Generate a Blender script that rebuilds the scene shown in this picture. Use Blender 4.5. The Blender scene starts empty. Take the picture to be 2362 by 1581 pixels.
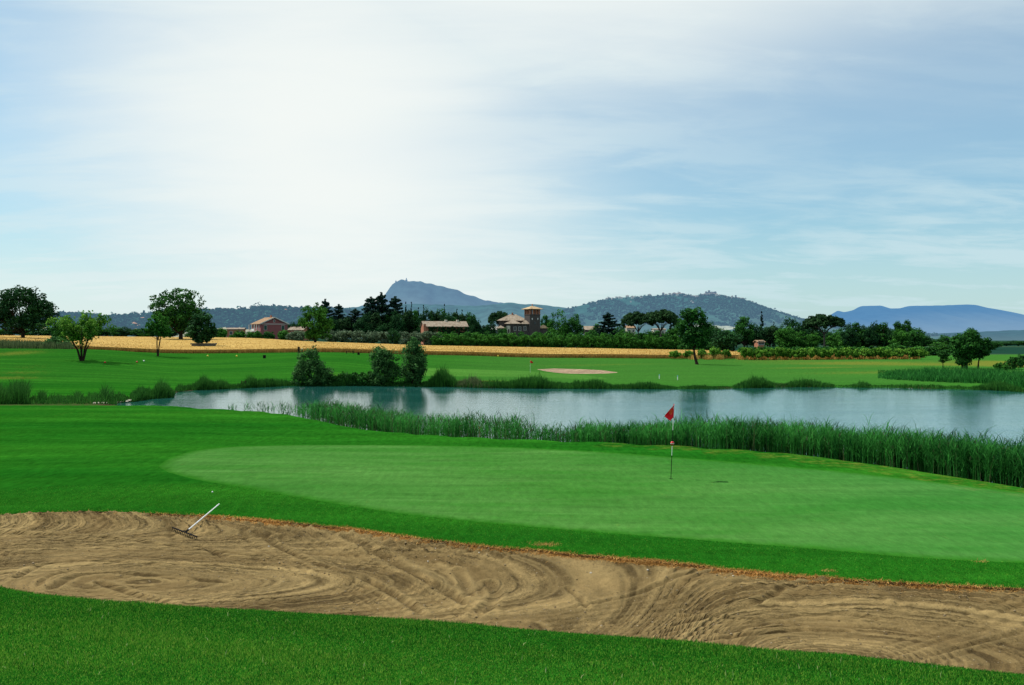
import bpy, math, random
import numpy as np
from mathutils import Vector
from mathutils.geometry import delaunay_2d_cdt

random.seed(7)
rng = np.random.default_rng(7)
SC = bpy.context.scene
COL = SC.collection
R = math.radians

# ---------------------------------------------------------------- surveying
F, U0, HR, CZ = 2296.4, 1181.0, 780.0, 4.0      # focal length (photo px), centre column, horizon row, eye height
ZW = -1.3                                       # pond level
def xat(u, Y): return (u - U0) / F * Y
def zat(row, Y): return CZ - (row - HR) / F * Y

def sstep(t):
    t = np.clip(t, 0, 1); return t * t * (3 - 2 * t)

COLS = [-900, 0, 240, 400, 584, 740, 1000, 1300, 1600, 1900, 2362, 3300]
DEP = [90, 110, 130, 150, 165, 190, 240, 300, 380, 600, 1200, 3000, 30000]
ROWS = [
 [912, 880, 850, 822, 800, 791, 783, 777, 775, 776, 777, 779, 780.3],
 [912, 880, 850, 822, 803, 794, 785, 779, 777, 777, 778, 779, 780.3],
 [909, 882, 850, 824, 808, 810, 796, 781, 779, 778, 778, 779, 780.3],
 [914, 888, 862, 838, 824, 817.5, 798, 783, 780, 779, 778, 779, 780.3],
 [919, 889, 860, 834, 821, 816, 798, 784, 781, 780, 779, 780, 780.5],
 [919, 886, 858, 830, 814, 812, 803, 796, 788, 784, 781, 780.5, 780.5],
 [919, 888, 872, 851, 837, 818, 809, 803, 796, 790, 785, 782, 780.6],
 [919, 888, 872, 859, 846, 825, 814, 808, 801, 794, 787, 783, 780.6],
 [919, 890, 868, 853, 843, 827, 818, 813, 803, 795, 788, 783, 780.6],
 [919, 888, 865, 850, 839, 828, 821, 813, 803, 795, 789, 784, 780.6],
 [919, 887, 866, 848, 838, 826, 818, 811, 803, 797, 790, 785, 780.7],
 [915, 887, 866, 848, 838, 826, 818, 811, 803, 797, 790, 785, 780.7]]
GU = np.arange(-900, 3301, 20.0)
LY0, LY1 = math.log(10), math.log(30000)
GL = np.arange(LY0, LY1 + .019, 0.02)
def _table():
    Yk = np.log(np.array([10, 57, 61, 75] + DEP, float))
    T = []
    for r in ROWS:
        zz = [CZ - (row - HR) / F * Y for row, Y in zip(r, DEP)]
        T.append(np.interp(GL, Yk, [0, 0, -.12, -1.1] + zz))
    T = np.array(T)
    out = np.empty((len(GU), len(GL)))
    for i, u in enumerate(GU):
        k = min(max(np.searchsorted(COLS, u, side='right') - 1, 0), len(COLS) - 2)
        t = (u - COLS[k]) / (COLS[k + 1] - COLS[k]); t = t * t * (3 - 2 * t)
        out[i] = T[k] * (1 - t) + T[k + 1] * t
    def blur(a, s):
        r = int(3 * s); k = np.exp(-.5 * (np.arange(-r, r + 1) / s) ** 2); k /= k.sum()
        p = np.pad(a, ((0, 0), (r, r)), mode='edge')
        return np.array([np.convolve(x, k, 'valid') for x in p])
    out = blur(out, 1.3); out = blur(out.T, 2.5).T
    return out
TAB = _table()

# pond outline: near shore lies 3 m beyond the crest of the near bank
CREST = [(3300, 1260), (2800, 1180), (2600, 1150), (2362, 1113), (2240, 1095), (2117, 1079), (1900, 1053), (1720, 1042), (1540, 1032), (1370, 1024), (1200, 1016),
         (1050, 1006), (907, 993), (800, 973), (700, 956), (600, 947.5), (500, 943)]
FAR = [(255, 931), (311, 927), (345, 921), (400, 917), (405, 905), (440, 901), (520, 898), (600, 894), (662, 891), (760, 891), (850, 890.5), (960, 892), (1040, 893), (1122, 896),
       (1250, 897), (1420, 897.5), (1530, 898), (1635, 898), (1713, 896), (1842, 893.5), (2020, 895), (2175, 898), (2290, 901), (2362, 905), (2600, 910), (3000, 914), (3300, 905)]
pond = []
for u, r in FAR:
    Y = (CZ - ZW) * F / (r - HR); pond.append((xat(u, Y), Y))
for u, r in CREST:
    Y = CZ * F / (r - HR)
    pond.append((xat(u, Y) + (1.0 if u > 1500 else .6), Y + 2.9))
pond += [(xat(430, 66), 66), (xat(330, 72), 72)]
POND = np.array(pond)

def sdist(P, X, Y):
    """signed distance to polygon P, negative inside"""
    X = np.asarray(X, float); Y = np.asarray(Y, float)
    d = np.full(X.shape, 1e18); ins = np.zeros(X.shape, bool)
    n = len(P)
    for i in range(n):
        ax, ay = P[i]; bx, by = P[(i + 1) % n]
        ex, ey = bx - ax, by - ay
        t = np.clip(((X - ax) * ex + (Y - ay) * ey) / (ex * ex + ey * ey + 1e-12), 0, 1)
        d = np.minimum(d, (X - ax - t * ex) ** 2 + (Y - ay - t * ey) ** 2)
        if ay != by:
            c = (ay > Y) != (by > Y)
            ins ^= c & (X < ex * (Y - ay) / ey + ax)
    d = np.sqrt(d)
    return np.where(ins, -d, d)

# lip of the foreground mound
LIPR = [(-700, 1310), (-300, 1325), (0, 1350), (85, 1373), (239, 1386), (410, 1398), (615, 1410), (800, 1419), (1005, 1435), (1210, 1452), (1415, 1468), (1600, 1482), (1835, 1502), (2006, 1519),
        (2177, 1534), (2362, 1556), (2800, 1600), (3400, 1670)]
LIP = [(xat(u, 2.75 * F / (r - HR)), 2.75 * F / (r - HR)) for u, r in LIPR]
LX = np.array([p[0] for p in LIP]); LYY = np.array([p[1] for p in LIP])

def land(X, Y, dip=True):
    X = np.asarray(X, float); Y = np.asarray(Y, float)
    Yc = np.maximum(Y, 10.0)
    u = np.clip(U0 + F * X / Yc, -900, 3299.9); l = np.clip(np.log(Yc), LY0, LY1 - .001)
    fu = (u + 900) / 20; fl = (l - LY0) / .02
    iu = np.minimum(fu.astype(int), len(GU) - 2); il = np.minimum(fl.astype(int), len(GL) - 2)
    tu = fu - iu; tl = fl - il
    z = (TAB[iu, il] * (1 - tu) * (1 - tl) + TAB[iu + 1, il] * tu * (1 - tl) + TAB[iu, il + 1] * (1 - tu) * tl + TAB[iu + 1, il + 1] * tu * tl)
    w = sstep((Y - 100) / 40) * (1 - sstep((Y - 170) / 20))
    z = z + w * (.22 * np.sin(X / 9.0 + Y / 14) * np.sin(Y / 11.0 - X / 31))
    wn = sstep((Y - 18) / 6) * (1 - sstep((Y - 45) / 12))
    z = z + wn * (.07 * np.sin(X / 4.3 + .6) * np.sin(Y / 5.1 + X / 9))
    ly = np.interp(X, LX, LYY)
    s = ly - Y
    m = np.where(s > 0, 1.25 + .13 * np.minimum(s, 11), 1.25 * sstep(1 + s / 5.0))
    z = z + m
    if dip:
        near = (Y > 20) & (Y < 140)
        if np.any(near):
            d = np.full(X.shape, 99.0)
            d[near] = sdist(POND, X[near], Y[near]) if X.shape else sdist(POND, X, Y)
            zo = ZW + (z - ZW) * sstep(d / 3.2) ** .8 + .12 * sstep(d / .3) * (1 - sstep((d - 1) / 3))
            zi = ZW + np.maximum(d * .35, -1.0)
            z = np.where(d < 0, zi, np.where(d < 4, np.maximum(zo, ZW), z))
    return z
def gz(x, y): return float(land(np.array([x]), np.array([y]))[0])

MY = np.exp(np.arange(math.log(4), math.log(3000), .004))
def hit(u, row):
    """ground point seen at photo position (u,row)"""
    X = xat(u, MY); z = land(X, MY); zr = zat(row, MY)
    k = int(np.argmax(zr <= z))
    if k == 0: return (xat(u, MY[0]), MY[0], float(z[0]))
    a, b = (zr - z)[k - 1], (zr - z)[k]
    t = a / (a - b); Yh = MY[k - 1] + t * (MY[k] - MY[k - 1])
    return (xat(u, Yh), Yh, zat(row, Yh))

# ---------------------------------------------------------------- nodes
def newmat(name):
    m = bpy.data.materials.new(name); m.use_nodes = True
    nt = m.node_tree; nt.nodes.clear()
    return m, nt
class NT:
    def __init__(s, nt): s.nt = nt
    def n(s, t, **k):
        x = s.nt.nodes.new(t)
        for a, b in k.items(): setattr(x, a, b)
        return x
    def l(s, a, b): s.nt.links.new(a, b)
    def setin(s, sock, v):
        if hasattr(v, 'is_output') or isinstance(v, bpy.types.NodeSocket): s.l(v, sock)
        else: sock.default_value = v
    def math(s, op, a, b=0.0, c=None, clamp=False):
        x = s.n('ShaderNodeMath', operation=op); x.use_clamp = clamp
        s.setin(x.inputs[0], a); s.setin(x.inputs[1], b)
        if c is not None: s.setin(x.inputs[2], c)
        return x.outputs[0]
    def mix(s, f, a, b, blend='MIX'):
        x = s.n('ShaderNodeMix', data_type='RGBA', blend_type=blend)
        s.setin(x.inputs[0], f)
        for i, v in ((6, a), (7, b)):
            if isinstance(v, tuple) and len(v) == 3: v = (*v, 1)
            s.setin(x.inputs[i], v)
        return x.outputs[2]
    def noise(s, vec, scale, detail=3, rough=.5, w=None, dist=0):
        x = s.n('ShaderNodeTexNoise'); x.inputs['Scale'].default_value = scale
        x.inputs['Detail'].default_value = detail; x.inputs['Roughness'].default_value = rough
        x.inputs['Distortion'].default_value = dist
        if vec is not None: s.l(vec, x.inputs['Vector'])
        return x.outputs['Fac']
    def ss(s, v, a, b):
        x = s.n('ShaderNodeMapRange', interpolation_type='SMOOTHSTEP')
        s.setin(x.inputs[0], v); x.inputs[1].default_value = a; x.inputs[2].default_value = b
        return x.outputs[0]
    def coord(s, scale=(1, 1, 1), rot=(0, 0, 0), world=True):
        g = s.n('ShaderNodeNewGeometry').outputs['Position'] if world else s.n('ShaderNodeTexCoord').outputs['Object']
        mp = s.n('ShaderNodeMapping'); s.l(g, mp.inputs[0]); mp.inputs['Scale'].default_value = scale; mp.inputs['Rotation'].default_value = rot
        return mp.outputs[0]
    def attr(s, name):
        return s.n('ShaderNodeAttribute', attribute_name=name).outputs['Fac']
    def out(s, sh):
        o = s.n('ShaderNodeOutputMaterial'); s.l(sh, o.inputs[0])
    def pbr(s, col, rough=.8, spec=.2, bump=None, bstr=.5, bdist=.02, metal=0):
        p = s.n('ShaderNodeBsdfPrincipled')
        if isinstance(col, tuple) and len(col) == 3: col = (*col, 1)
        s.setin(p.inputs['Base Color'], col); s.setin(p.inputs['Roughness'], rough)
        p.inputs['Specular IOR Level'].default_value = spec; p.inputs['Metallic'].default_value = metal
        if bump is not None:
            b = s.n('ShaderNodeBump'); b.inputs['Strength'].default_value = bstr; b.inputs['Distance'].default_value = bdist
            s.l(bump, b.inputs['Height']); s.l(b.outputs[0], p.inputs['Normal'])
        return p.outputs[0]

def mat_plain(name, col, rough=.7, spec=.3, var=.25, scale=4.0, bump=.3, world=False, metal=0):
    m, nt = newmat(name); q = NT(nt)
    v = q.coord(world=world)
    n = q.noise(v, scale, 5, .65)
    f = q.math('MULTIPLY_ADD', n, 2 * var, 1 - var)
    c = q.mix(1.0, col, f, 'MULTIPLY')
    q.out(q.pbr(c, rough, spec, q.noise(v, scale * 6, 3), bump, .01, metal))
    return m

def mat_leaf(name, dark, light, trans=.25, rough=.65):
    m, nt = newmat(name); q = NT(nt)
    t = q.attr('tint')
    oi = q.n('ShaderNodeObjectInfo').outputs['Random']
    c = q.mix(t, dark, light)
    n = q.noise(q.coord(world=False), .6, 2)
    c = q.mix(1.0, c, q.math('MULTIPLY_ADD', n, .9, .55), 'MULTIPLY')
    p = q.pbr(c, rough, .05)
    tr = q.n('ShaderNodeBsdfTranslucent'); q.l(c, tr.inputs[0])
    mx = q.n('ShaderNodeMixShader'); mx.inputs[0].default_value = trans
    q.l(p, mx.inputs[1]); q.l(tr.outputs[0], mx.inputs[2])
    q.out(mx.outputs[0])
    return m

# ---------------------------------------------------------------- meshes
def nmesh(name, V, faces, mat, parent=None, attrs=None, smooth=False, link=True):
    """V (n,3); faces: int array (m,k) or list of lists"""
    me = bpy.data.meshes.new(name)
    V = np.asarray(V, np.float32)
    if isinstance(faces, np.ndarray):
        m, k = faces.shape
        me.vertices.add(len(V)); me.vertices.foreach_set('co', V.ravel())
        me.loops.add(m * k); me.loops.foreach_set('vertex_index', faces.astype(np.int32).ravel())
        me.polygons.add(m); me.polygons.foreach_set('loop_start', np.arange(0, m * k, k, dtype=np.int32))
        me.polygons.foreach_set('loop_total', np.full(m, k, np.int32))
        me.update(calc_edges=True)
    else:
        me.from_pydata([tuple(map(float, v)) for v in V], [], faces); me.update()
    if attrs:
        for an, av in attrs.items():
            a = me.attributes.new(an, 'FLOAT', 'POINT'); a.data.foreach_set('value', np.asarray(av, np.float32))
    if smooth: me.polygons.foreach_set('use_smooth', np.ones(len(me.polygons), bool))
    if mat: me.materials.append(mat)
    o = bpy.data.objects.new(name, me)
    COL.objects.link(o)
    if parent: o.parent = parent
    return o
def tag(o, label=None, cat=None, group=None, kind=None):
    if label: o['label'] = label
    if cat: o['category'] = cat
    if group: o['group'] = group
    if kind: o['kind'] = kind
    return o
def thing(name, label, cat, loc=(0, 0, 0), rz=0, group=None, scale=1.0):
    o = bpy.data.objects.new(name, None); COL.objects.link(o)
    o.location = loc; o.rotation_euler = (0, 0, rz); o.empty_display_size = .3
    o.scale = (scale,) * 3 if not isinstance(scale, tuple) else scale
    return tag(o, label, cat, group)
def dup(root, loc, rz=0, scale=1.0, label=None, group=None):
    r = root.copy(); COL.objects.link(r); r.location = loc; r.rotation_euler = (0, 0, rz)
    r.scale = (scale,) * 3 if not isinstance(scale, tuple) else scale
    if label: r['label'] = label
    if group: r['group'] = group
    for ch in list(root.children):
        c = ch.copy(); COL.objects.link(c); c.parent = r
        for g in list(ch.children):
            d = g.copy(); COL.objects.link(d); d.parent = c
    return r

class MB:
    """collects boxes, prisms and tubes into one mesh"""
    def __init__(s): s.v = []; s.f = []
    def add(s, vs, fs):
        o = len(s.v); s.v += [tuple(v) for v in vs]; s.f += [[i + o for i in f] for f in fs]; return s
    def box(s, x0, x1, y0, y1, z0, z1):
        return s.add([(x0, y0, z0), (x1, y0, z0), (x1, y1, z0), (x0, y1, z0), (x0, y0, z1), (x1, y0, z1), (x1, y1, z1), (x0, y1, z1)],
                     [[0, 3, 2, 1], [4, 5, 6, 7], [0, 1, 5, 4], [1, 2, 6, 5], [2, 3, 7, 6], [3, 0, 4, 7]])
    def tube(s, pts, rad, n=8, cap=True):
        P = [Vector(p) for p in pts]; rings = []
        vs = []; fs = []
        for i, p in enumerate(P):
            d = (P[min(i + 1, len(P) - 1)] - P[max(i - 1, 0)]).normalized()
            a = d.cross(Vector((0, 0, 1)) if abs(d.z) < .9 else Vector((1, 0, 0))).normalized(); b = d.cross(a)
            r = rad[i] if hasattr(rad, '__len__') else rad
            for k in range(n):
                t = 2 * math.pi * k / n; vs.append(p + a * (r * math.cos(t)) + b * (r * math.sin(t)))
        for i in range(len(P) - 1):
            for k in range(n):
                fs.append([i * n + k, i * n + (k + 1) % n, (i + 1) * n + (k + 1) % n, (i + 1) * n + k])
        if cap: fs += [list(range(n))[::-1], [(len(P) - 1) * n + k for k in range(n)]]
        return s.add(vs, fs)
    def lathe(s, prof, n=16, c=(0, 0, 0)):
        vs = []; fs = []
        for r, z in prof:
            for k in range(n):
                t = 2 * math.pi * k / n; vs.append((c[0] + r * math.cos(t), c[1] + r * math.sin(t), c[2] + z))
        for i in range(len(prof) - 1):
            for k in range(n): fs.append([i * n + k, i * n + (k + 1) % n, (i + 1) * n + (k + 1) % n, (i + 1) * n + k])
        return s.add(vs, fs)
    def build(s, name, mat, parent=None, smooth=False, bevel=0):
        o = nmesh(name, np.array(s.v, np.float32), s.f, mat, parent, smooth=smooth)
        if bevel:
            b = o.modifiers.new('bevel', 'BEVEL'); b.width = bevel; b.segments = 2
        return o

# ---------------------------------------------------------------- camera, sun, sky
cam = bpy.data.cameras.new('camera'); co = bpy.data.objects.new('camera', cam); COL.objects.link(co)
cam.sensor_width = 36; cam.lens = 35; cam.clip_end = 60000; cam.clip_start = .1
cam.shift_y = -(790.5 - HR) / 2362
co.location = (0, 0, CZ); co.rotation_euler = (R(90), 0, 0)
SC.camera = co
SUN = Vector((-1.23, .46, 1.85)).normalized()
sl = bpy.data.lights.new('sun', 'SUN'); sl.energy = 5.0; sl.angle = R(.6); sl.color = (1, .955, .88)
so = bpy.data.objects.new('sun', sl); COL.objects.link(so); so.rotation_euler = (-SUN).to_track_quat('-Z', 'Y').to_euler(); so.location = (-40, 15, 60)

w = bpy.data.worlds.new('World'); SC.world = w; w.use_nodes = True
w.node_tree.nodes.clear(); q = NT(w.node_tree)
sky = q.n('ShaderNodeTexSky', sky_type='NISHITA'); sky.sun_disc = False
sky.sun_elevation = math.asin(SUN.z); sky.sun_rotation = math.atan2(SUN.x, SUN.y)
sky.air_density = 1.0; sky.dust_density = .6; sky.ozone_density = 2.5
tc = q.n('ShaderNodeTexCoord').outputs['Generated']
sep = q.n('ShaderNodeSeparateXYZ'); q.l(tc, sep.inputs[0])
X_, Y_, Z_ = sep.outputs
az = q.math('ARCTAN2', X_, Y_)
el = q.math('ARCSINE', Z_)
def blob(caz, cel, raz, rel, nz, edge=.6, rot=0.0):
    a = q.math('SUBTRACT', az, caz); e = q.math('SUBTRACT', el, cel)
    a2 = q.math('ADD', q.math('MULTIPLY', a, math.cos(rot)), q.math('MULTIPLY', e, math.sin(rot)))
    e2 = q.math('SUBTRACT', q.math('MULTIPLY', e, math.cos(rot)), q.math('MULTIPLY', a, math.sin(rot)))
    d = q.math('SQRT', q.math('ADD', q.math('POWER', q.math('DIVIDE', a2, raz), 2), q.math('POWER', q.math('DIVIDE', e2, rel), 2)))
    d = q.math('ADD', d, q.math('MULTIPLY', q.math('SUBTRACT', nz, .5), 1.3))
    return q.math('SUBTRACT', 1.0, q.ss(d, 1 - edge, 1 + edge))
# cloud coordinates: a flat veil far above the ground
den = q.math('ADD', q.math('MAXIMUM', Z_, 0), .16)
px, py = q.math('DIVIDE', X_, den), q.math('DIVIDE', Y_, den)
cb = q.n('ShaderNodeCombineXYZ'); q.l(px, cb.inputs[0]); q.l(py, cb.inputs[1])
mp = q.n('ShaderNodeMapping'); q.l(cb.outputs[0], mp.inputs[0]); mp.inputs['Rotation'].default_value = (0, 0, R(-24)); mp.inputs['Scale'].default_value = (.7, 2.0, 1)
cir = q.noise(mp.outputs[0], 1.5, 9, .56, dist=.35)
mp2 = q.n('ShaderNodeMapping'); q.l(cb.outputs[0], mp2.inputs[0]); mp2.inputs['Scale'].default_value = (.55, .9, 1); mp2.inputs['Location'].default_value = (3.1, 1.7, 0)
big = q.noise(mp2.outputs[0], .9, 7, .6, dist=.5)
mp3 = q.n('ShaderNodeMapping'); q.l(cb.outputs[0], mp3.inputs[0]); mp3.inputs['Rotation'].default_value = (0, 0, R(-18)); mp3.inputs['Scale'].default_value = (.7, 1.1, 1)
finec = q.noise(mp3.outputs[0], 4.5, 8, .62, dist=.6)
big2 = q.math('MULTIPLY_ADD', finec, .38, q.math('MULTIPLY', big, .62))
veil = blob(-.19, .18, .23, .28, big2, 1.0, .35)
veil2 = blob(-.02, .38, .50, .14, big2, .9, -.12)
left = blob(-.40, .02, .30, .09, big, .8, 0)
st = q.ss(q.math('MULTIPLY_ADD', finec, .35, q.math('MULTIPLY', cir, .65)), .40, .60)
top = q.ss(el, .17, .36)
m1 = q.math('MAXIMUM', veil, q.math('MULTIPLY', veil2, .92))
m1 = q.math('MAXIMUM', m1, q.math('MULTIPLY', left, .55))
m1 = q.math('MAXIMUM', m1, q.math('MULTIPLY', q.ss(el, .20, .34), .50))
m2 = q.math('MULTIPLY', st, .74)
low = q.math('SUBTRACT', 1.0, q.ss(el, -.02, .16))
m2 = q.math('MAXIMUM', m2, q.math('MULTIPLY', low, .55))
mask = q.math('SUBTRACT', 1.0, q.math('MULTIPLY', q.math('SUBTRACT', 1, m1), q.math('SUBTRACT', 1, m2)))
hole = q.math('MAXIMUM', blob(.40, .215, .26, .075, big2, .8, .12), q.math('MULTIPLY', blob(.12, .21, .20, .028, big2, .95, .10), .34))
hole = q.math('MAXIMUM', hole, q.math('MULTIPLY', blob(.27, .115, .14, .022, big2, .8, .0), .6))
hole = q.math('MAXIMUM', hole, q.math('MULTIPLY', blob(-.50, .17, .10, .14, big2, .8, .0), .35))
mask = q.math('MULTIPLY', mask, q.math('SUBTRACT', 1.0, q.math('MULTIPLY', hole, .74)))
mask = q.math('MULTIPLY_ADD', mask, .77, .21)
sk = q.mix(1.0, sky.outputs[0], (.078, .117, .124), 'MULTIPLY')
cloudc = q.mix(m1, (.62, .785, .835), (.91, .95, .92))
colr = q.mix(mask, sk, cloudc)
bg = q.n('ShaderNodeBackground'); q.l(colr, bg.inputs[0]); bg.inputs[1].default_value = 1.0
wo = q.n('ShaderNodeOutputWorld'); q.l(bg.outputs[0], wo.inputs[0])
SC.view_settings.view_transform = 'Standard'; SC.view_settings.look = 'None'; SC.view_settings.exposure = 0; SC.view_settings.gamma = 1
# ---------------------------------------------------------------- materials of the ground
def mat_turf(name, c1, c2, dryc, stretch=(.25, 1.0, 1), fine=26.0, bstr=.6, stripes=0.0, collar=None, dark=(.004, .045, .004)):
    gmul = 1.7 if fine == 36 else 3.0
    m, nt = newmat(name); q = NT(nt)
    v = q.coord(); vs = q.coord(scale=stretch, rot=(0, 0, R(6)))
    big = q.noise(vs, .16, 4, .6); mid = q.noise(vs, 1.1, 4, .6); fi = q.noise(q.coord(scale=(1, .28, 1), rot=(0, 0, R(-5))), 5.0, 9, .90)
    c = q.mix(q.ss(big, .3, .7), c1, c2)
    c = q.mix(q.math('MULTIPLY', q.ss(mid, .45, .8), .45), c, tuple(x * .55 for x in c1))
    if stripes:
        wv = q.n('ShaderNodeTexWave', wave_type='BANDS', bands_direction='Y'); q.l(q.coord(rot=(0, 0, R(7))), wv.inputs[0])
        wv.inputs['Scale'].default_value = stripes; wv.inputs['Distortion'].default_value = 5; wv.inputs['Detail'].default_value = 2; wv.inputs['Detail Scale'].default_value = .3
        c = q.mix(q.math('MULTIPLY', wv.outputs['Fac'], .35), c, tuple(x * .62 for x in c1))
    c = q.mix(q.math('MULTIPLY', q.attr('olive'), q.math('MULTIPLY_ADD', mid, .7, .35)), c, (.050, .150, .026))
    st_ = q.noise(q.coord(scale=(.12, 1.6, 1), rot=(0, 0, R(4))), 1.4, 5, .7)
    c = q.mix(q.math('MULTIPLY', q.ss(st_, .50, .78), .32), c, tuple(min(x * 1.5 + .01, 1) for x in c2))
    d = q.attr('dry')
    d = q.ss(q.math('ADD', d, q.math('MULTIPLY', q.math('SUBTRACT', q.noise(q.coord(scale=(.5, 1, 1)), 3.4, 6, .85), .52), 2.4)), .25, .85)
    c = q.mix(q.math('MULTIPLY', d, .85), c, dryc)
    mu = q.attr('mud')
    c = q.mix(q.ss(q.math('ADD', mu, q.math('MULTIPLY', q.math('SUBTRACT', q.noise(v, 2.0, 4), .5), .8)), .4, .7), c, (.075, .055, .03))
    c = q.mix(q.ss(q.attr('far'), .25, .75), c, q.mix(q.ss(q.noise(q.coord(scale=(.3, 1, 1)), .012, 4, .6), .5, .6), (.012, .045, .030), (.05, .085, .045)))
    eg = q.attr('edge')
    if collar:
        cd = q.math('MULTIPLY', q.ss(eg, -1.3, -.35), q.math('SUBTRACT', 1.0, q.math('MULTIPLY', q.ss(eg, -.02, 0.0), 0.0)))
        c = q.mix(q.math('MULTIPLY', cd, .0), c, c)
    else:
        pass
    if fine == 36:
        big3 = q.noise(q.coord(scale=(.3, 1, 1), rot=(0, 0, R(-8))), .55, 4, .6)
        c = q.mix(q.math('MULTIPLY', q.ss(big3, .44, .66), .55), c, (.026, .150, .014))
        xx = q.n('ShaderNodeSeparateXYZ'); q.l(v, xx.inputs[0])
        c = q.mix(q.math('MULTIPLY', q.ss(xx.outputs[0], 0, 14), .45), c, (.030, .150, .032))  # vignette-like dimming towards the right, painted into the green's colour
        c = q.mix(q.ss(q.math('ADD', eg, q.math('MULTIPLY', q.math('SUBTRACT', q.noise(v, 3, 4), .5), .5)), -.1, .55), (.024, .135, .010), c)
    yl = q.noise(q.coord(scale=(1, .35, 1)), 5, 8, .88)
    c = q.mix(q.math('MULTIPLY', q.ss(yl, .56, .78), .30), c, (c2[0] * 3.2 + .05, c2[1] * 1.15 + .02, c2[2]))
    c = q.mix(1.0, c, q.math('MULTIPLY_ADD', q.math('SUBTRACT', fi, .5), gmul, 1.0), 'MULTIPLY')
    bm = q.math('ADD', fi, q.math('MULTIPLY', mid, .5))
    df = q.n('ShaderNodeBsdfDiffuse'); q.l(c, df.inputs[0]); df.inputs[1].default_value = .6
    b_ = q.n('ShaderNodeBump'); b_.inputs['Strength'].default_value = bstr; b_.inputs['Distance'].default_value = .03; q.l(bm, b_.inputs['Height']); q.l(b_.outputs[0], df.inputs['Normal'])
    q.out(df.outputs[0])
    return m
M = {}
M['fairway'] = mat_turf('fairway_turf', (.010, .104, .007), (.028, .162, .011), (.155, .165, .025), stripes=.09, collar=True)
M['green'] = mat_turf('green_turf', (.042, .162, .024), (.078, .210, .042), (.18, .17, .05), stretch=(.22, 1.1, 1), fine=36, bstr=.25)
M['fargreen'] = mat_turf('far_green_turf', (.06, .20, .022), (.09, .25, .035), (.18, .17, .05), fine=8, bstr=.2)

def mat_sand(name, a, b):
    m, nt = newmat(name); q = NT(nt)
    v = q.coord(); ph = q.attr('phase')
    cb = q.n('ShaderNodeCombineXYZ'); q.l(ph, cb.inputs[0])
    mp = q.n('ShaderNodeMapping'); q.l(v, mp.inputs[0]); mp.inputs['Scale'].default_value = (.35, .35, 0)
    ad = q.n('ShaderNodeVectorMath', operation='ADD'); q.l(cb.outputs[0], ad.inputs[0]); q.l(mp.outputs[0], ad.inputs[1])
    cmb = q.n('ShaderNodeCombineXYZ'); q.l(ph, cmb.inputs[0]); q.l(q.math('MULTIPLY', q.noise(v, .5, 2), .15), cmb.inputs[1])
    tines = q.math('ADD', q.math('MULTIPLY', q.ss(q.noise(cmb.outputs[0], 6.0, 1, .5), .42, .58), .45), q.math('MULTIPLY', q.ss(q.noise(cmb.outputs[0], 17.0, 1, .5), .42, .58), .55))
    tines = q.mix(q.ss(q.noise(cmb.outputs[0], .9, 1), .3, .6), (.5, .5, .5), tines)
    swath = q.noise(cmb.outputs[0], 1.3, 3, .6)
    gr = q.noise(v, 26, 4, .75); gr2 = q.noise(v, 75, 2, .8)
    rough = q.ss(q.noise(v, .55, 4, .6), .38, .62)
    a2 = tuple(x * .62 for x in a)
    c = q.mix(q.ss(swath, .3, .7), a, b)
    c = q.mix(q.math('MULTIPLY', q.ss(q.noise(v, .35, 3), .4, .7), .4), c, a2)
    c = q.mix(1.0, c, q.math('MULTIPLY_ADD', tines, .85, .57), 'MULTIPLY')
    sp = q.math('MULTIPLY_ADD', gr, q.math('MULTIPLY_ADD', rough, .9, .35), q.math('MULTIPLY_ADD', rough, -.42, .85))
    c = q.mix(1.0, c, sp, 'MULTIPLY')
    vor = q.n('ShaderNodeTexVoronoi'); vor.inputs['Scale'].default_value = 22; q.l(v, vor.inputs[0])
    dots = q.math('SUBTRACT', 1.0, q.ss(vor.outputs['Distance'], .12, .38))
    c = q.mix(q.math('MULTIPLY', dots, q.math('MULTIPLY_ADD', rough, .5, .2)), c, tuple(x * .35 for x in a))
    gf_ = q.noise(q.coord(scale=(1, .4, 1)), 6, 9, .85); c = q.mix(1.0, c, q.math('MULTIPLY_ADD', q.math('SUBTRACT', gf_, .5), q.math('MULTIPLY_ADD', rough, 1.8, 1.4), 1.0), 'MULTIPLY')
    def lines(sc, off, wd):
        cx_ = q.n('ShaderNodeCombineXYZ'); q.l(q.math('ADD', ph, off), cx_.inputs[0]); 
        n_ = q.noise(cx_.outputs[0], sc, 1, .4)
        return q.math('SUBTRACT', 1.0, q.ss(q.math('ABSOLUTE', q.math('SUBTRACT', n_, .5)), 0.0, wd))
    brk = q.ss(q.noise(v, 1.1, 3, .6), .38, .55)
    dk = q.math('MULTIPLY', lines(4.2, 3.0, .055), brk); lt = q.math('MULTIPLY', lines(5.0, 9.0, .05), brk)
    c = q.mix(q.math('MULTIPLY', dk, .62), c, tuple(x * .42 for x in a)); c = q.mix(q.math('MULTIPLY', lt, .45), c, tuple(x * 1.3 for x in b))  # furrow lines: shaded and lit edges painted into the sand colour
    gv_ = q.attr('groove_shade')
    c = q.mix(q.math('MULTIPLY', q.math('MAXIMUM', gv_, 0.0), .55, clamp=True), c, tuple(x * .45 for x in a))  # shade inside furrows and pits painted as darker sand
    c = q.mix(q.math('MULTIPLY', q.math('MAXIMUM', q.math('MULTIPLY', gv_, -1.0), 0.0), .6, clamp=True), c, tuple(x * 1.25 for x in b))  # light catching the furrow ridges painted as paler sand
    h = q.math('ADD', q.math('MULTIPLY', q.math('SUBTRACT', tines, dk), .8), q.math('ADD', q.math('MULTIPLY', gr, q.math('MULTIPLY_ADD', rough, 1.1, .3)), q.math('MULTIPLY', gr2, .3)))
    q.out(q.pbr(c, .95, .05, h, .9, .05))
    return m
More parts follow.
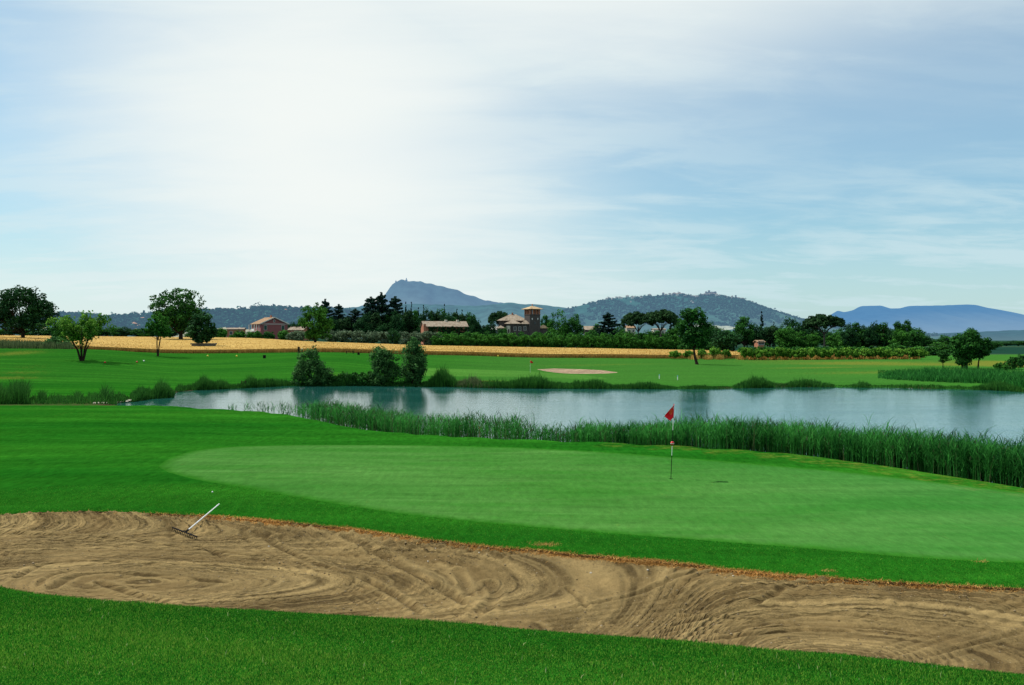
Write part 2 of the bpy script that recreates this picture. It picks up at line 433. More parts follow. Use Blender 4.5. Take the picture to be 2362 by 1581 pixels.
M['sand'] = mat_sand('bunker_sand', (.150, .100, .040), (.258, .186, .080))
M['farsand'] = mat_sand('far_bunker_sand', (.24, .165, .105), (.38, .28, .185))
M['soil'] = mat_plain('edge_soil', (.12, .08, .04), .95, .05, .5, 12, .8, True)

def mat_wheat():
    m, nt = newmat('wheat'); q = NT(nt)
    v = q.coord(scale=(.3, 1, 1)); v1 = q.coord()
    t = q.attr('tint')
    c = q.mix(q.ss(q.noise(v, .25, 4, .6), .35, .65), (.36, .22, .052), (.49, .325, .088))
    c = q.mix(q.math('MULTIPLY', q.ss(q.noise(v, 1.2, 4, .7), .5, .75), .5), c, (.26, .15, .035))
    # tramlines of greener stalks
    mp = q.coord(scale=(1, 1, 1), rot=(0, 0, R(5)))
    wv = q.n('ShaderNodeTexWave', wave_type='BANDS', bands_direction='Y'); q.l(mp, wv.inputs[0]); wv.inputs['Scale'].default_value = .013; wv.inputs['Distortion'].default_value = 1.5; wv.inputs['Detail Scale'].default_value = .05
    tr = q.math('MULTIPLY', q.ss(wv.outputs['Fac'], .955, .995), q.ss(q.noise(v, .06, 2), .42, .62))
    c = q.mix(q.math('MULTIPLY', tr, .6), c, (.13, .11, .03))
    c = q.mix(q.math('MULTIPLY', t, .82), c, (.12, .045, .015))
    c = q.mix(1.0, c, q.math('MULTIPLY_ADD', q.noise(v1, 5, 3, .8), .8, .6), 'MULTIPLY')
    q.out(q.pbr(c, .9, .1, q.noise(v1, 4, 3, .7), .6, .2))
    return m
M['wheat'] = mat_wheat()

# water
m, nt = newmat('pond_water'); q = NT(nt)
v = q.coord(scale=(1, 1.6, 1)); v2 = q.coord(scale=(.4, 1.2, 1))
h = q.math('ADD', q.math('MULTIPLY', q.noise(v, 2.2, 3, .6), .7), q.math('MULTIPLY', q.noise(v2, .5, 2), .6))
calm = q.ss(q.noise(q.coord(scale=(.03, .09, 1)), 1.0, 3, .6), .35, .7)
p = q.n('ShaderNodeBsdfPrincipled'); p.inputs['Base Color'].default_value = (.012, .088, .074, 1)
q.l(q.math('MULTIPLY_ADD', calm, .10, .05), p.inputs['Roughness']); p.inputs['IOR'].default_value = 1.333
p.inputs['Specular IOR Level'].default_value = .5
b = q.n('ShaderNodeBump'); b.inputs['Strength'].default_value = .5; b.inputs['Distance'].default_value = .035
q.l(h, b.inputs['Height']); q.l(b.outputs[0], p.inputs['Normal']); q.out(p.outputs[0]); M['water'] = m

# ---------------------------------------------------------------- regions
def poly_rows(pts): return np.array([hit(u, r)[:2] for u, r in pts])
BUNK_FAR = [(-500, 1205), (-200, 1196), (0, 1188), (68, 1183), (205, 1180), (307, 1185), (399, 1188), (512, 1193), (649, 1204), (800, 1219), (937, 1237), (1107, 1260), (1278, 1273),
            (1432, 1287), (1575, 1301), (1733, 1321), (1903, 1333), (2074, 1345), (2245, 1351), (2362, 1358), (2700, 1375), (3000, 1400)]
def wiggle(P, amp, step, seed, keep=0):
    """resample an open line and roughen it"""
    r = np.random.default_rng(seed); P = np.asarray(P, float)
    seg = np.hypot(*(P[1:] - P[:-1]).T); s = np.r_[0, np.cumsum(seg)]
    n = max(int(s[-1] / step), 2); t = np.linspace(0, s[-1], n)
    Q = np.c_[np.interp(t, s, P[:, 0]), np.interp(t, s, P[:, 1])]
    k = np.exp(-.5 * (np.arange(-6, 7) / 2.5) ** 2); k /= k.sum()
    if n > 14: Q[6:-6, 0] = np.convolve(Q[:, 0], k, 'valid'); Q[6:-6, 1] = np.convolve(Q[:, 1], k, 'valid')
    off = np.convolve(r.normal(size=n + 4), [.15, .3, .5, .3, .15], 'valid') * amp
    d = np.gradient(Q, axis=0); L = np.hypot(*d.T)[:, None]; nrm = np.c_[-d[:, 1], d[:, 0]] / L
    return Q + nrm * off[:, None]
bf = wiggle([(xat(u, CZ * F / (r - HR)), CZ * F / (r - HR)) for u, r in BUNK_FAR], .035, .16, 3)
lipP = wiggle([(x, y) for x, y in LIP if True], .03, .16, 4)
lipP = lipP[(lipP[:, 0] > bf[0, 0] + .3) & (lipP[:, 0] < bf[-1, 0] - .2)]
BUNK = np.vstack([bf, lipP[::-1]])
GREEN_PTS = [(365, 1082), (384, 1064), (423, 1049), (461, 1038), (538, 1031), (653, 1026.5), (780, 1025), (940, 1026), (1080, 1030), (1227, 1036), (1400, 1046.7), (1554, 1058), (1662, 1066), (1760, 1074), (1931, 1087),
         (2140, 1109), (2362, 1136), (2600, 1170), (2750, 1210), (2700, 1260), (2500, 1300), (2362, 1301), (2142, 1290), (1972, 1275), (1801, 1259), (1600, 1244), (1400, 1227), (1141, 1206),
         (900, 1183), (768, 1164), (576, 1132), (461, 1114), (390, 1098), (365, 1082)]
GREENP = wiggle([(xat(u, CZ * F / (r - HR)), CZ * F / (r - HR)) for u, r in GREEN_PTS], .02, .3, 5)[:-1]
FARG = wiggle(poly_rows([(930, 850), (984, 849.5), (1100, 852), (1233, 856), (1300, 863), (1380, 870), (1430, 876), (1320, 875), (1233, 869), (1042, 868), (930, 866), (930, 850)]), .1, 1.5, 6)[:-1]
FARB = wiggle(poly_rows([(1238, 852), (1275, 850.3), (1340, 851.5), (1400, 854.5), (1437, 859.5), (1400, 862.5), (1330, 863), (1280, 860), (1255, 856), (1238, 852)]), .15, 1.0, 7)[:-1]

def cdt(points, polys, hole_tests):
    V = [Vector((float(a), float(b))) for a, b in points]; E = []
    for P in polys:
        o = len(V); V += [Vector((float(a), float(b))) for a, b in P]
        E += [(o + i, o + (i + 1) % len(P)) for i in range(len(P))]
    vo, eo, fo, *_ = delaunay_2d_cdt(V, E, [], 0, 1e-5)
    v = np.array([(a.x, a.y) for a in vo]); f = np.array([t for t in fo if len(t) == 3])
    return v, f
# grid of points: fan near and far, so that cells have an even size in the distance
pts = []
rowsY = list(np.arange(-14, 5, 1.0)) 
for Y in rowsY:
    for X in np.arange(-30, 31, 1.2): pts.append((X + random.uniform(-.1, .1), Y))
Ys = np.exp(np.arange(math.log(5), math.log(28000), .031))
for i, Y in enumerate(Ys):
    du = 36 if Y < 300 else 60
    for u in np.arange(-1500, 3900, du):
        pts.append((xat(u + (i % 2) * du / 2, Y), Y))
pts = np.array(pts)
for P in (BUNK, GREENP, FARG, FARB):   # keep free points off the outlines
    bb = (pts[:, 0] > P[:, 0].min() - 1) & (pts[:, 0] < P[:, 0].max() + 1) & (pts[:, 1] > P[:, 1].min() - 1) & (pts[:, 1] < P[:, 1].max() + 1)
    d = np.full(len(pts), 9.0); d[bb] = np.abs(sdist(P, pts[bb, 0], pts[bb, 1]))
    pts = pts[d > .06]
gv, gf = cdt(pts, [BUNK, GREENP, FARG, FARB], None)
cen = gv[gf].mean(1)
reg = np.zeros(len(gf), int)
for k, P in ((1, BUNK), (2, GREENP), (3, FARG), (4, FARB)):
    bb = (cen[:, 0] > P[:, 0].min()) & (cen[:, 0] < P[:, 0].max()) & (cen[:, 1] > P[:, 1].min()) & (cen[:, 1] < P[:, 1].max())
    ii = np.where(bb)[0]; ins = sdist(P, cen[ii, 0], cen[ii, 1]) < 0; reg[ii[ins]] = k
gzv = land(gv[:, 0], gv[:, 1])
def bump2(X, Y, u, row, su, sy, amp):
    x, y, _ = hit(u, row); return amp * np.exp(-((X - x) / su) ** 2 - ((Y - y) / sy) ** 2)
def dryness(X, Y):
    d = np.zeros(X.shape)
    for a in [(40, 815, 5, 7, .75), (25, 872, 5, 3, .7), (60, 858, 4, 2.5, .7), (75, 845, 4, 2.5, .6), (2330, 838, 9, 14, .95), (2150, 842, 14, 7, .7), (1950, 838, 12, 7, .75), (1800, 832, 12, 4, .6), (2000, 860, 12, 5, .6), (1880, 848, 11, 3, .7), (1450, 840, 14, 3, .35),
              (1700, 838, 10, 4, .3), (1100, 880, 5, 1.5, .9), (1450, 866, 9, 2, .4), (560, 950, 4, 1.5, .35), (200, 955, 5, 2, .3), (740, 862, 4, 4, .4), (820, 870, 4, 4, .5), (1300, 845, 15, 4, .25)]:
        d += bump2(X, Y, *a)
    return d
crest = np.array([(xat(u, CZ * F / (r - HR)), CZ * F / (r - HR)) for u, r in CREST])
dcrest = np.full(gzv.shape, 9.0)
nb = (gv[:, 1] > 20) & (gv[:, 1] < 140)
dp = np.full(gzv.shape, 99.0); dp[nb] = sdist(POND, gv[nb, 0], gv[nb, 1])
mud = np.where((dp < .9) & (dp > -3), .9, 0) * (1 - .0 * dp) + np.where((gv[:, 1] > 70) & (gv[:, 1] < 84) & (U0 + F * gv[:, 0] / np.maximum(gv[:, 1], 1) < 300), .55, 0)
dry = dryness(gv[:, 0], gv[:, 1]) + np.where((dp > 2.6) & (dp < 4.6) & (gv[:, 1] < 60) & (gv[:, 0] > 3), .42, 0)
edge = np.clip(np.where(np.abs(gv[:, 1] - 26) < 14, -sdist(GREENP, gv[:, 0], gv[:, 1]), 0) + 0, -2, 2)
ug = U0 + F * gv[:, 0] / np.maximum(gv[:, 1], 5)
olive = sstep((gv[:, 1] - 90) / 30) * (.25 + .75 * sstep((ug - 850) / 400))
def submesh(name, k, mat, attrs=True, zoff=0):
    f = gf[reg == k]; idx, inv = np.unique(f, return_inverse=True); f2 = inv.reshape(f.shape)
    V = np.c_[gv[idx], gzv[idx] + zoff]
    a, b, c = V[f2[0, 0]], V[f2[0, 1]], V[f2[0, 2]]
    if np.cross(b[:2] - a[:2], c[:2] - a[:2]) < 0: f2 = f2[:, ::-1]
    return nmesh(name, V, f2, mat, attrs={'dry': dry[idx], 'mud': mud[idx], 'far': np.clip((gv[idx, 1] - np.interp(U0 + F * gv[idx, 0] / np.maximum(gv[idx, 1], 5), [1600, 1900], [290, 225])) / 30, 0, 1), 'edge': edge[idx], 'olive': olive[idx]}, smooth=True)
tag(submesh('ground', 0, M['fairway']), kind='structure')
tag(submesh('putting_green', 2, M['green']), kind='structure')
tag(submesh('far_putting_green', 3, M['fargreen']), kind='structure')

# far bunker: sand sheet a little below its turf
f = gf[reg == 4]; idx, inv = np.unique(f, return_inverse=True)
dd = -np.minimum(sdist(FARB, gv[idx, 0], gv[idx, 1]), 0)
o = nmesh('far_bunker', np.c_[gv[idx], gzv[idx] - .25 * sstep(dd / .4) - .12 * sstep(dd / 1.5)], inv.reshape(f.shape), M['farsand'], attrs={'phase': gv[idx, 1]}, smooth=True)
tag(o, kind='structure')

# near bunker: sand
def sand_z(X, Y, relief=True):
    d = -sdist(BUNK, X, Y)
    ly = np.interp(X, LX, LYY); s = ly - Y
    zf = -.045 * (.12 + .88 * sstep((X + 7.5) / 2.5)) - .225 * sstep(d / 1.7)
    zn = .95 * sstep(1 + s / 2.6)
    z = zf + zn + .025 * np.sin(X / 2.1 + Y / 1.7) * sstep(d / 1.5) + .012 * np.sin(X * 1.1 - Y * 1.9) * sstep(d / 1.2)
    return np.where(d < 0, -.12 + zn, z)
def phase(X, Y):
    # rake and machine tracks: rings on the left, long sweeps in the middle, arcs on the right
    def P(u, r):
        y = (CZ + .25) * F / (r - HR); return xat(u, y), y
    cx, cy = P(330, 1345); a = np.hypot((X - cx) / 2.4, (Y - cy) / 1.0)
    bx, by = P(1900, 1515); b = np.hypot((X - bx) / 1.9, (Y - by) / 1.0)
    p1 = P(620, 1235); p2 = P(1080, 1400)
    dx, dy = p2[0] - p1[0], p2[1] - p1[1]; L = math.hypot(dx, dy)
    c = ((X - p1[0]) * (-dy) + (Y - p1[1]) * dx) / L + .35 * np.sin(((X - p1[0]) * dx + (Y - p1[1]) * dy) / L * .5)
    ex, ey = P(1080, 1330); e = np.hypot(X - ex, (Y - ey))
    wa = sstep(1 - (a - 3.0) / 1.6); wb = sstep((X - P(1450, 1400)[0]) / 1.6)
    we = sstep(1 - (e - .7) / .6) * .0
    wa = sstep(1 - (a - 3.0) / 2.6); wb = sstep((X - P(1400, 1400)[0]) / 3.2)
    t1 = (wa > .2) & (wa < .8); s1 = 1 if np.mean((np.gradient(a, axis=0) * np.gradient(c, axis=0))[t1]) >= 0 else -1
    c = c * s1; c = c + np.mean((a - c)[t1])
    ph = c * (1 - wa) + a * wa
    t2 = (wb > .2) & (wb < .8) & (Y > 12) & (Y < 19); s2 = 1 if np.mean((np.gradient(b, axis=0) * np.gradient(ph, axis=0))[t2]) >= 0 else -1
    b = b * s2; b = b + np.mean((ph - b)[t2])
    return ph * (1 - wb) + b * wb
DX, DY = .042, .036
gx = np.arange(-15.5, 15.5, DX); gy = np.arange(9.0, 25.5, DY); groove_shade = None
GX, GY = np.meshgrid(gx, gy)
ph = phase(GX, GY); zs = sand_z(GX.ravel(), GY.ravel()).reshape(GX.shape)
nz = np.random.default_rng(11)
tab = nz.normal(size=4000); tabs = np.convolve(tab, np.exp(-.5 * (np.arange(-4, 5) / 1.4) ** 2), 'same'); tabs /= tabs.std()
fur = np.interp((ph + 60) * 14, np.arange(4000), tabs)
gate = np.interp((ph + 60) * 1.3 + 500, np.arange(4000), tabs)
zs = zs + .006 * fur * (.35 + sstep((gate + .3) / 1.2))
# a few deep single furrows
groove_shade = np.zeros(GX.shape)
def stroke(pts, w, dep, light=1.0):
    global zs, groove_shade
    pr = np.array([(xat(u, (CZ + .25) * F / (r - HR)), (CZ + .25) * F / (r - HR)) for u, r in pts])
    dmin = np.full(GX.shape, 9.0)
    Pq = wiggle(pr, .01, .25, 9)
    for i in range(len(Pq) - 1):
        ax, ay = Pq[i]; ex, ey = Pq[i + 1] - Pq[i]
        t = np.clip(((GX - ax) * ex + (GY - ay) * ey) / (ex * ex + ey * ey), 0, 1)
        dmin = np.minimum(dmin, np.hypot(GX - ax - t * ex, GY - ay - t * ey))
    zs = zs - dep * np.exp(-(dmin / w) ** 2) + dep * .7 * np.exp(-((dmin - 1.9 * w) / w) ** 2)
    groove_shade = groove_shade + np.exp(-(dmin / w) ** 2) * dep * 22 - light * np.exp(-((dmin - 2.0 * w) / w) ** 2) * dep * 14  # furrow shade and ridge light, stored for the sand colour
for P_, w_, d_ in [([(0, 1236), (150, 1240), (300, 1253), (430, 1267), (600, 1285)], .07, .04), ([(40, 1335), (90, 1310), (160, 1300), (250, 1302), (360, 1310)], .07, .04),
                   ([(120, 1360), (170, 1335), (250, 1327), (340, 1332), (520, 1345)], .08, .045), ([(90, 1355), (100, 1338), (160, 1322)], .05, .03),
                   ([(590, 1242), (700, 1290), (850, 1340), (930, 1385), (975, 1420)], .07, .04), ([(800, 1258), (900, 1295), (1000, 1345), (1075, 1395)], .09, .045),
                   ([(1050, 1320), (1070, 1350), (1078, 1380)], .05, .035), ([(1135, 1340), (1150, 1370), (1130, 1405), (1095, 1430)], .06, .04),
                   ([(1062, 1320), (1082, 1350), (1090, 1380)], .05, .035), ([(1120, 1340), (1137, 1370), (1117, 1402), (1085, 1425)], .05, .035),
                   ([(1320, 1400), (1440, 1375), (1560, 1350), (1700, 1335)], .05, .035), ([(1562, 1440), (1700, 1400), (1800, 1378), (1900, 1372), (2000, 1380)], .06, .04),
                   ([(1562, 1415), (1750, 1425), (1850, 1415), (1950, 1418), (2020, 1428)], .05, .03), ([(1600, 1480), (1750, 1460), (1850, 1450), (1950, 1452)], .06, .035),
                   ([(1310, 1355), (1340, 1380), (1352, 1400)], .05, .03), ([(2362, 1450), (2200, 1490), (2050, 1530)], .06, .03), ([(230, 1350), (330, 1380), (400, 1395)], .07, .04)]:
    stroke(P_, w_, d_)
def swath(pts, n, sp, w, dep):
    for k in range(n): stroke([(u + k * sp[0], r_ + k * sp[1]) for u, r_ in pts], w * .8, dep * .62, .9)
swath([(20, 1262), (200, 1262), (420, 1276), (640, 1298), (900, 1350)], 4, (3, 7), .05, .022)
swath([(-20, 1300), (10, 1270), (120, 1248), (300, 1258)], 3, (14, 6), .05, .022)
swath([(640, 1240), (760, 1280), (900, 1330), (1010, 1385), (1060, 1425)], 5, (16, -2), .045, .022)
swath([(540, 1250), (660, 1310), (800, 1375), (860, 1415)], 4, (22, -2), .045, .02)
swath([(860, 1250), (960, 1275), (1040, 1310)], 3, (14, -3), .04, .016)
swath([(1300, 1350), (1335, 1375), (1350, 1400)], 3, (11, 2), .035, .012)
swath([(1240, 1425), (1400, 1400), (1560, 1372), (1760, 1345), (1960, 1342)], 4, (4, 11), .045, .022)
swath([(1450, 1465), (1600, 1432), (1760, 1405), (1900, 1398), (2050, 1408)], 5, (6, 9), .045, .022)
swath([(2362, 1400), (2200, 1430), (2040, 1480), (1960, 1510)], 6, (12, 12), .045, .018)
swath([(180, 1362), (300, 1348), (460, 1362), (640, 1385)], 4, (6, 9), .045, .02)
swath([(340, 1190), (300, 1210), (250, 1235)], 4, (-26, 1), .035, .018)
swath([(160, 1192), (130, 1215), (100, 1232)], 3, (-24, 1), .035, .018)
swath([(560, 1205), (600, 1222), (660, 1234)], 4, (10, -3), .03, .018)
rk_ = np.random.default_rng(5)
for (u0_, r0_, u1_, r1_, n_) in ((455, 1253, 515, 1280, 34), (385, 1228, 402, 1242, 7), (620, 1240, 655, 1248, 12), (640, 1215, 790, 1240, 30), (300, 1195, 420, 1215, 26)):
    for _ in range(n_):
        f_ = rk_.uniform(); u_ = u0_ + (u1_ - u0_) * f_ + rk_.normal(0, 4); rr0 = r0_ + (r1_ - r0_) * f_ + rk_.normal(0, 2.5); yy = (CZ + .2) * F / (rr0 - HR); xx = xat(u_, yy)
        g_ = np.exp(-(((GX - xx) / rk_.uniform(.03, .07)) ** 2 + ((GY - yy) / rk_.uniform(.05, .10)) ** 2)); zs = zs - .035 * g_; groove_shade = groove_shade + .9 * g_
# clods and crumbs in the surface
nn = nz.normal(size=GX.shape)
sm = (nn + np.roll(nn, 1, 0) + np.roll(nn, 1, 1) + np.roll(nn, -1, 0) + np.roll(nn, -1, 1)) / 2.2
rg = .5 + .5 * np.sin(GX * .55 + 2 * np.sin(GY * .5)) * np.sin(GY * .9 + 1.0 + GX * .2)
dB = -sdist(BUNK, GX.ravel(), GY.ravel()).reshape(GX.shape)
nearedge = sstep(1 - (dB - .2) / 1.1)
zs = zs + sm * (.0035 + .006 * rg + .013 * nearedge * (GX < 0) + .004 * nearedge)
keep = dB > -.25
ny, nx = GX.shape
idx = np.arange(ny * nx).reshape(ny, nx)
fq = np.stack([idx[:-1, :-1], idx[:-1, 1:], idx[1:, 1:], idx[1:, :-1]], -1).reshape(-1, 4)
kf = keep.ravel()[fq].all(1); fq = fq[kf]
ui, inv = np.unique(fq, return_inverse=True)
V = np.c_[GX.ravel()[ui], GY.ravel()[ui], zs.ravel()[ui]]
tag(nmesh('bunker', V, inv.reshape(fq.shape), M['sand'], attrs={'phase': ph.ravel()[ui], 'groove_shade': groove_shade.ravel()[ui]}, smooth=True), kind='structure')
ZS_RAVEL = zs
def sandz(x, y):
    i = int(round((y - 9.0) / DY)); j = int(round((x + 15.5) / DX)); return float(zs[i, j])
# turf edge skirt round the bunkers
def skirt(name, P, dep, mat):
    z = land(P[:, 0], P[:, 1]); n = len(P)
    V = np.vstack([np.c_[P, z], np.c_[P, z - dep]]); i = np.arange(n); j = (i + 1) % n
    return tag(nmesh(name, V, np.stack([i, j, j + n, i + n], -1), mat), kind='structure')
skirt('bunker_edge', BUNK, .45, M['soil']); skirt('far_bunker_edge', FARB, .3, M['soil'])

# water sheet: grows 1.5 m under its banks
PW = POND + 0
V = []; wpts = []
for Y in np.arange(22, 118, 4.0):
    for X in np.arange(-60, 110, 6.0): wpts.append((X, Y))
wpts = np.array(wpts); dd = sdist(POND, wpts[:, 0], wpts[:, 1])
c0 = POND.copy(); d_ = np.roll(c0, -1, 0) - np.roll(c0, 1, 0); nr = np.c_[d_[:, 1], -d_[:, 0]] / np.hypot(*d_.T)[:, None]
tst = sdist(POND, *(c0 + nr * .05).T); nr = np.where((tst < 0)[:, None], -nr, nr)
outl = c0 + nr * .5
wv_, wf_ = cdt(wpts[dd < -1.5], [outl], None)
cc = wv_[wf_].mean(1); wf_ = wf_[sdist(outl, cc[:, 0], cc[:, 1]) < 0]
o = nmesh('water', np.c_[wv_, np.full(len(wv_), ZW)], wf_, M['water'], smooth=True); tag(o, kind='structure')
# make every water face look up
me = o.data
import bmesh
bm = bmesh.new(); bm.from_mesh(me)
for fc in bm.faces:
    if fc.normal.z < 0: fc.normal_flip()
bm.to_mesh(me); bm.free()

# wheat field: crop canopy 0.75 m above the soil, with its cut front
WF = [(-700, 186), (-300, 186), (0, 186), (150, 187), (240, 189), (300, 191), (364, 191), (440, 192), (520, 191), (600, 192), (684, 190), (740, 187), (817, 186), (900, 188), (982, 189), (1055, 190), (1177, 189), (1277, 190), (1419, 191),
      (1535, 190), (1635, 190), (1715, 191), (1850, 196), (2000, 197), (2130, 198)]
WBk = [(2130, 206), (2000, 205), (1860, 207), (1760, 225), (1713, 260), (1600, 292), (1535, 298), (1300, 300), (1000, 300), (700, 300), (400, 300), (0, 300), (-700, 300)]
wfp = wiggle([(xat(u, y), y) for u, y in WF], .25, 1.2, 21); wbp = np.array([(xat(u, y), y) for u, y in WBk])
WHEAT = np.vstack([wfp, wbp])
def in_wheat(X, Y): return sdist(WHEAT, X, Y) < 0
wp = []
for Y in np.arange(186, 300, 3.0):
    for X in np.arange(-150, 90, 3.0): wp.append((X + random.uniform(-1, 1), Y))
wp = np.array(wp); wp = wp[sdist(WHEAT, wp[:, 0], wp[:, 1]) < -.8]
v2, f2 = cdt(wp, [WHEAT], None); cc = v2[f2].mean(1); f2 = f2[sdist(WHEAT, cc[:, 0], cc[:, 1]) < 0]
zt = land(v2[:, 0], v2[:, 1]) + .72
n = len(wfp); zl = land(wfp[:, 0], wfp[:, 1]); i = np.arange(n - 1)
V = np.vstack([np.c_[v2, zt], np.c_[wfp, zl + .72], np.c_[wfp[:, 0], wfp[:, 1] - .05, zl - .1]])
o1 = len(v2); side = np.stack([o1 + i, o1 + i + n, o1 + i + 1 + n, o1 + i + 1], -1)
faces = [list(map(int, t)) for t in f2] + [list(map(int, t)) for t in side]
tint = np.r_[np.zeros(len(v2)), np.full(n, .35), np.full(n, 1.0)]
tag(nmesh('wheat_field', V, faces, M['wheat'], attrs={'tint': tint}), kind='structure')

# ---------------------------------------------------------------- blades (grass, reeds, straw)
def blades(P, h, wd, lean, tint, r, bend=.35, azim=None):
    n = len(P); az_ = r.uniform(0, 2 * np.pi, n) if azim is None else azim
    la = r.uniform(0, 2 * np.pi, n) if azim is None else azim + r.normal(0, .7, n)
    dx, dy = np.cos(az_ + np.pi / 2) * wd / 2, np.sin(az_ + np.pi / 2) * wd / 2
    lx, ly = np.cos(la) * lean * h, np.sin(la) * lean * h
    V = np.empty((n, 6, 3), np.float32)
    for k, (t, ww, lf) in enumerate(((0, 1.0, 0), (.55, .85, .32), (1, .12, 1))):
        cx = P[:, 0] + lx * lf; cy = P[:, 1] + ly * lf
        cz = P[:, 2] + h * t * (1 - bend * lean * t)
        V[:, 2 * k] = np.c_[cx - dx * ww, cy - dy * ww, cz]; V[:, 2 * k + 1] = np.c_[cx + dx * ww, cy + dy * ww, cz]
    b = np.arange(n) * 6
    Fq = np.concatenate([np.stack([b, b + 1, b + 3, b + 2], -1), np.stack([b + 2, b + 3, b + 5, b + 4], -1)])
    return V.reshape(-1, 3), Fq, np.repeat(tint, 6)
def merge(parts):
    V = []; Fs = []; T = []; o = 0
    for v, f, t in parts: V.append(v); Fs.append(f + o); T.append(t); o += len(v)
    return np.vstack(V), np.vstack(Fs), np.concatenate(T)
def stuff(name, label, cat, parts, mat):
    V, Fs, T = merge(parts)
    return tag(nmesh(name, V, Fs, mat, attrs={'tint': T}), label, cat, kind='stuff')

M['grass'] = mat_leaf('long_grass', (.008, .085, .006), (.055, .24, .012), .3)
m, nt = newmat('foreground_grass'); q = NT(nt)
t = q.attr('tint')
cr = q.n('ShaderNodeValToRGB'); q.l(t, cr.inputs[0]); e = cr.color_ramp.elements
e[0].position = 0; e[0].color = (.002, .035, .003, 1); e[1].position = .5; e[1].color = (.024, .20, .012, 1)
for ps, c_ in ((.78, (.13, .36, .03, 1)), (.9, (.30, .44, .06, 1)), (1.0, (.62, .60, .30, 1))):
    x = e.new(ps); x.color = c_
p = q.pbr(cr.outputs[0], .7, .04); tr = q.n('ShaderNodeBsdfTranslucent'); q.l(cr.outputs[0], tr.inputs[0])
mx = q.n('ShaderNodeMixShader'); mx.inputs[0].default_value = .3; q.l(p, mx.inputs[1]); q.l(tr.outputs[0], mx.inputs[2]); q.out(mx.outputs[0]); M['fgrass'] = m
r = np.random.default_rng(31)
n = 760000
Yb = 5.6 + 6.4 * r.uniform(size=n) ** .85; Xb = r.uniform(-.60, .60, n) * Yb
ly = np.interp(Xb, lipP[:, 0], lipP[:, 1]); kk = Yb < ly + .03; Xb, Yb = Xb[kk], Yb[kk]; ly = ly[kk]; n = len(Xb)
zb = land(Xb, np.minimum(Yb, ly - .001)) - .005
fromlip = ly - Yb
patch = np.sin(Xb * 1.7 + np.sin(Yb * 2.3) * 1.5) * np.sin(Yb * 1.9 + Xb * .6)
tt = .36 + .30 * r.normal(size=n) + .09 * patch + .13 * sstep((fromlip - .3) / 2.2)
tt = np.clip(tt, 0, .85)
tt = np.where(r.uniform(size=n) < .06 + .10 * sstep((fromlip - .4) / 2.0), r.uniform(.74, .93, n), tt)
tt = np.where(r.uniform(size=n) < .0005, 1.0, tt)
hb = r.uniform(.011, .033, n) * (1 + 1.0 * (tt > .99) - .12 * ((tt > .80) & (tt < .96))) * (1 - .25 * sstep(1 - fromlip / .3)) + .01 * patch
parts = [blades(np.c_[Xb, Yb, zb], np.maximum(hb, .015), r.uniform(.0026, .0055, n), r.uniform(.1, .8, n), np.clip(tt, 0, 1), r)]
stuff('lawn_grass', 'uncut green grass with straw flecks growing on the bank at the very front', 'grass', parts, M['fgrass'])
# mown turf between the sand and the green: very short blades
n = 600000
Yb = r.uniform(14.8, 27, n); Xb = r.uniform(-.56, .56, n) * Yb
d1 = sdist(BUNK, Xb, Yb); d2 = sdist(GREENP, Xb, Yb); kk = (d1 > 0) & (d2 > 0) & ((d1 < 4.0) | (Yb < 23)); Xb, Yb, d1 = Xb[kk], Yb[kk], d1[kk]; n = len(Xb)
tt = np.clip(.42 + .16 * r.normal(size=n), 0, .8); tt = np.where(r.uniform(size=n) < .02, .86, tt)
parts = [blades(np.c_[Xb, Yb, land(Xb, Yb) - .003], r.uniform(.012, .026, n) + .014 * (d1 < .25), r.uniform(.004, .008, n), r.uniform(.2, 1.0, n), tt, r)]
stuff('mown_grass', 'short mown grass collar between the bunker and the putting green', 'grass', parts, M['fgrass'])
# dry straw on the far edge of the bunker
M['straw'] = mat_leaf('dry_straw', (.20, .085, .02), (.72, .42, .13), .25)
bfe = bf[(bf[:, 0] > -17) & (bf[:, 0] < 14)]
sg = np.r_[0, np.cumsum(np.hypot(*(bfe[1:] - bfe[:-1]).T))]
n = 60000
t = r.uniform(0, sg[-1], n); Xb = np.interp(t, sg, bfe[:, 0]); Yb = np.interp(t, sg, bfe[:, 1]); ub = U0 + F * Xb / Yb
cl = .5 + .5 * np.sin(t * 2.1 + 2 * np.sin(t * .7)) * np.sin(t * .9)
kk = (r.uniform(size=n) < np.clip(sstep((ub - 290) / 200) * (.12 + .88 * cl * (.6 + .8 * np.sin(t * .37) ** 2)) + .03, 0, 1)); Xb, Yb, cl, ub = Xb[kk], Yb[kk], cl[kk], ub[kk]; n = len(Xb)
off = r.normal(-.02, .05, n); Yb = Yb + off
zz = land(Xb, np.maximum(Yb, Yb - off + .002)) - .02 - .05 * (off < 0)
az0 = np.full(n, -np.pi / 2) + r.normal(0, .8, n)
parts = [blades(np.c_[Xb, Yb, zz], r.uniform(.04, .12, n), r.uniform(.006, .013, n), r.uniform(.4, 1.9, n), np.clip(r.normal(.62, .28, n), 0, 1), r, .55, az0)]
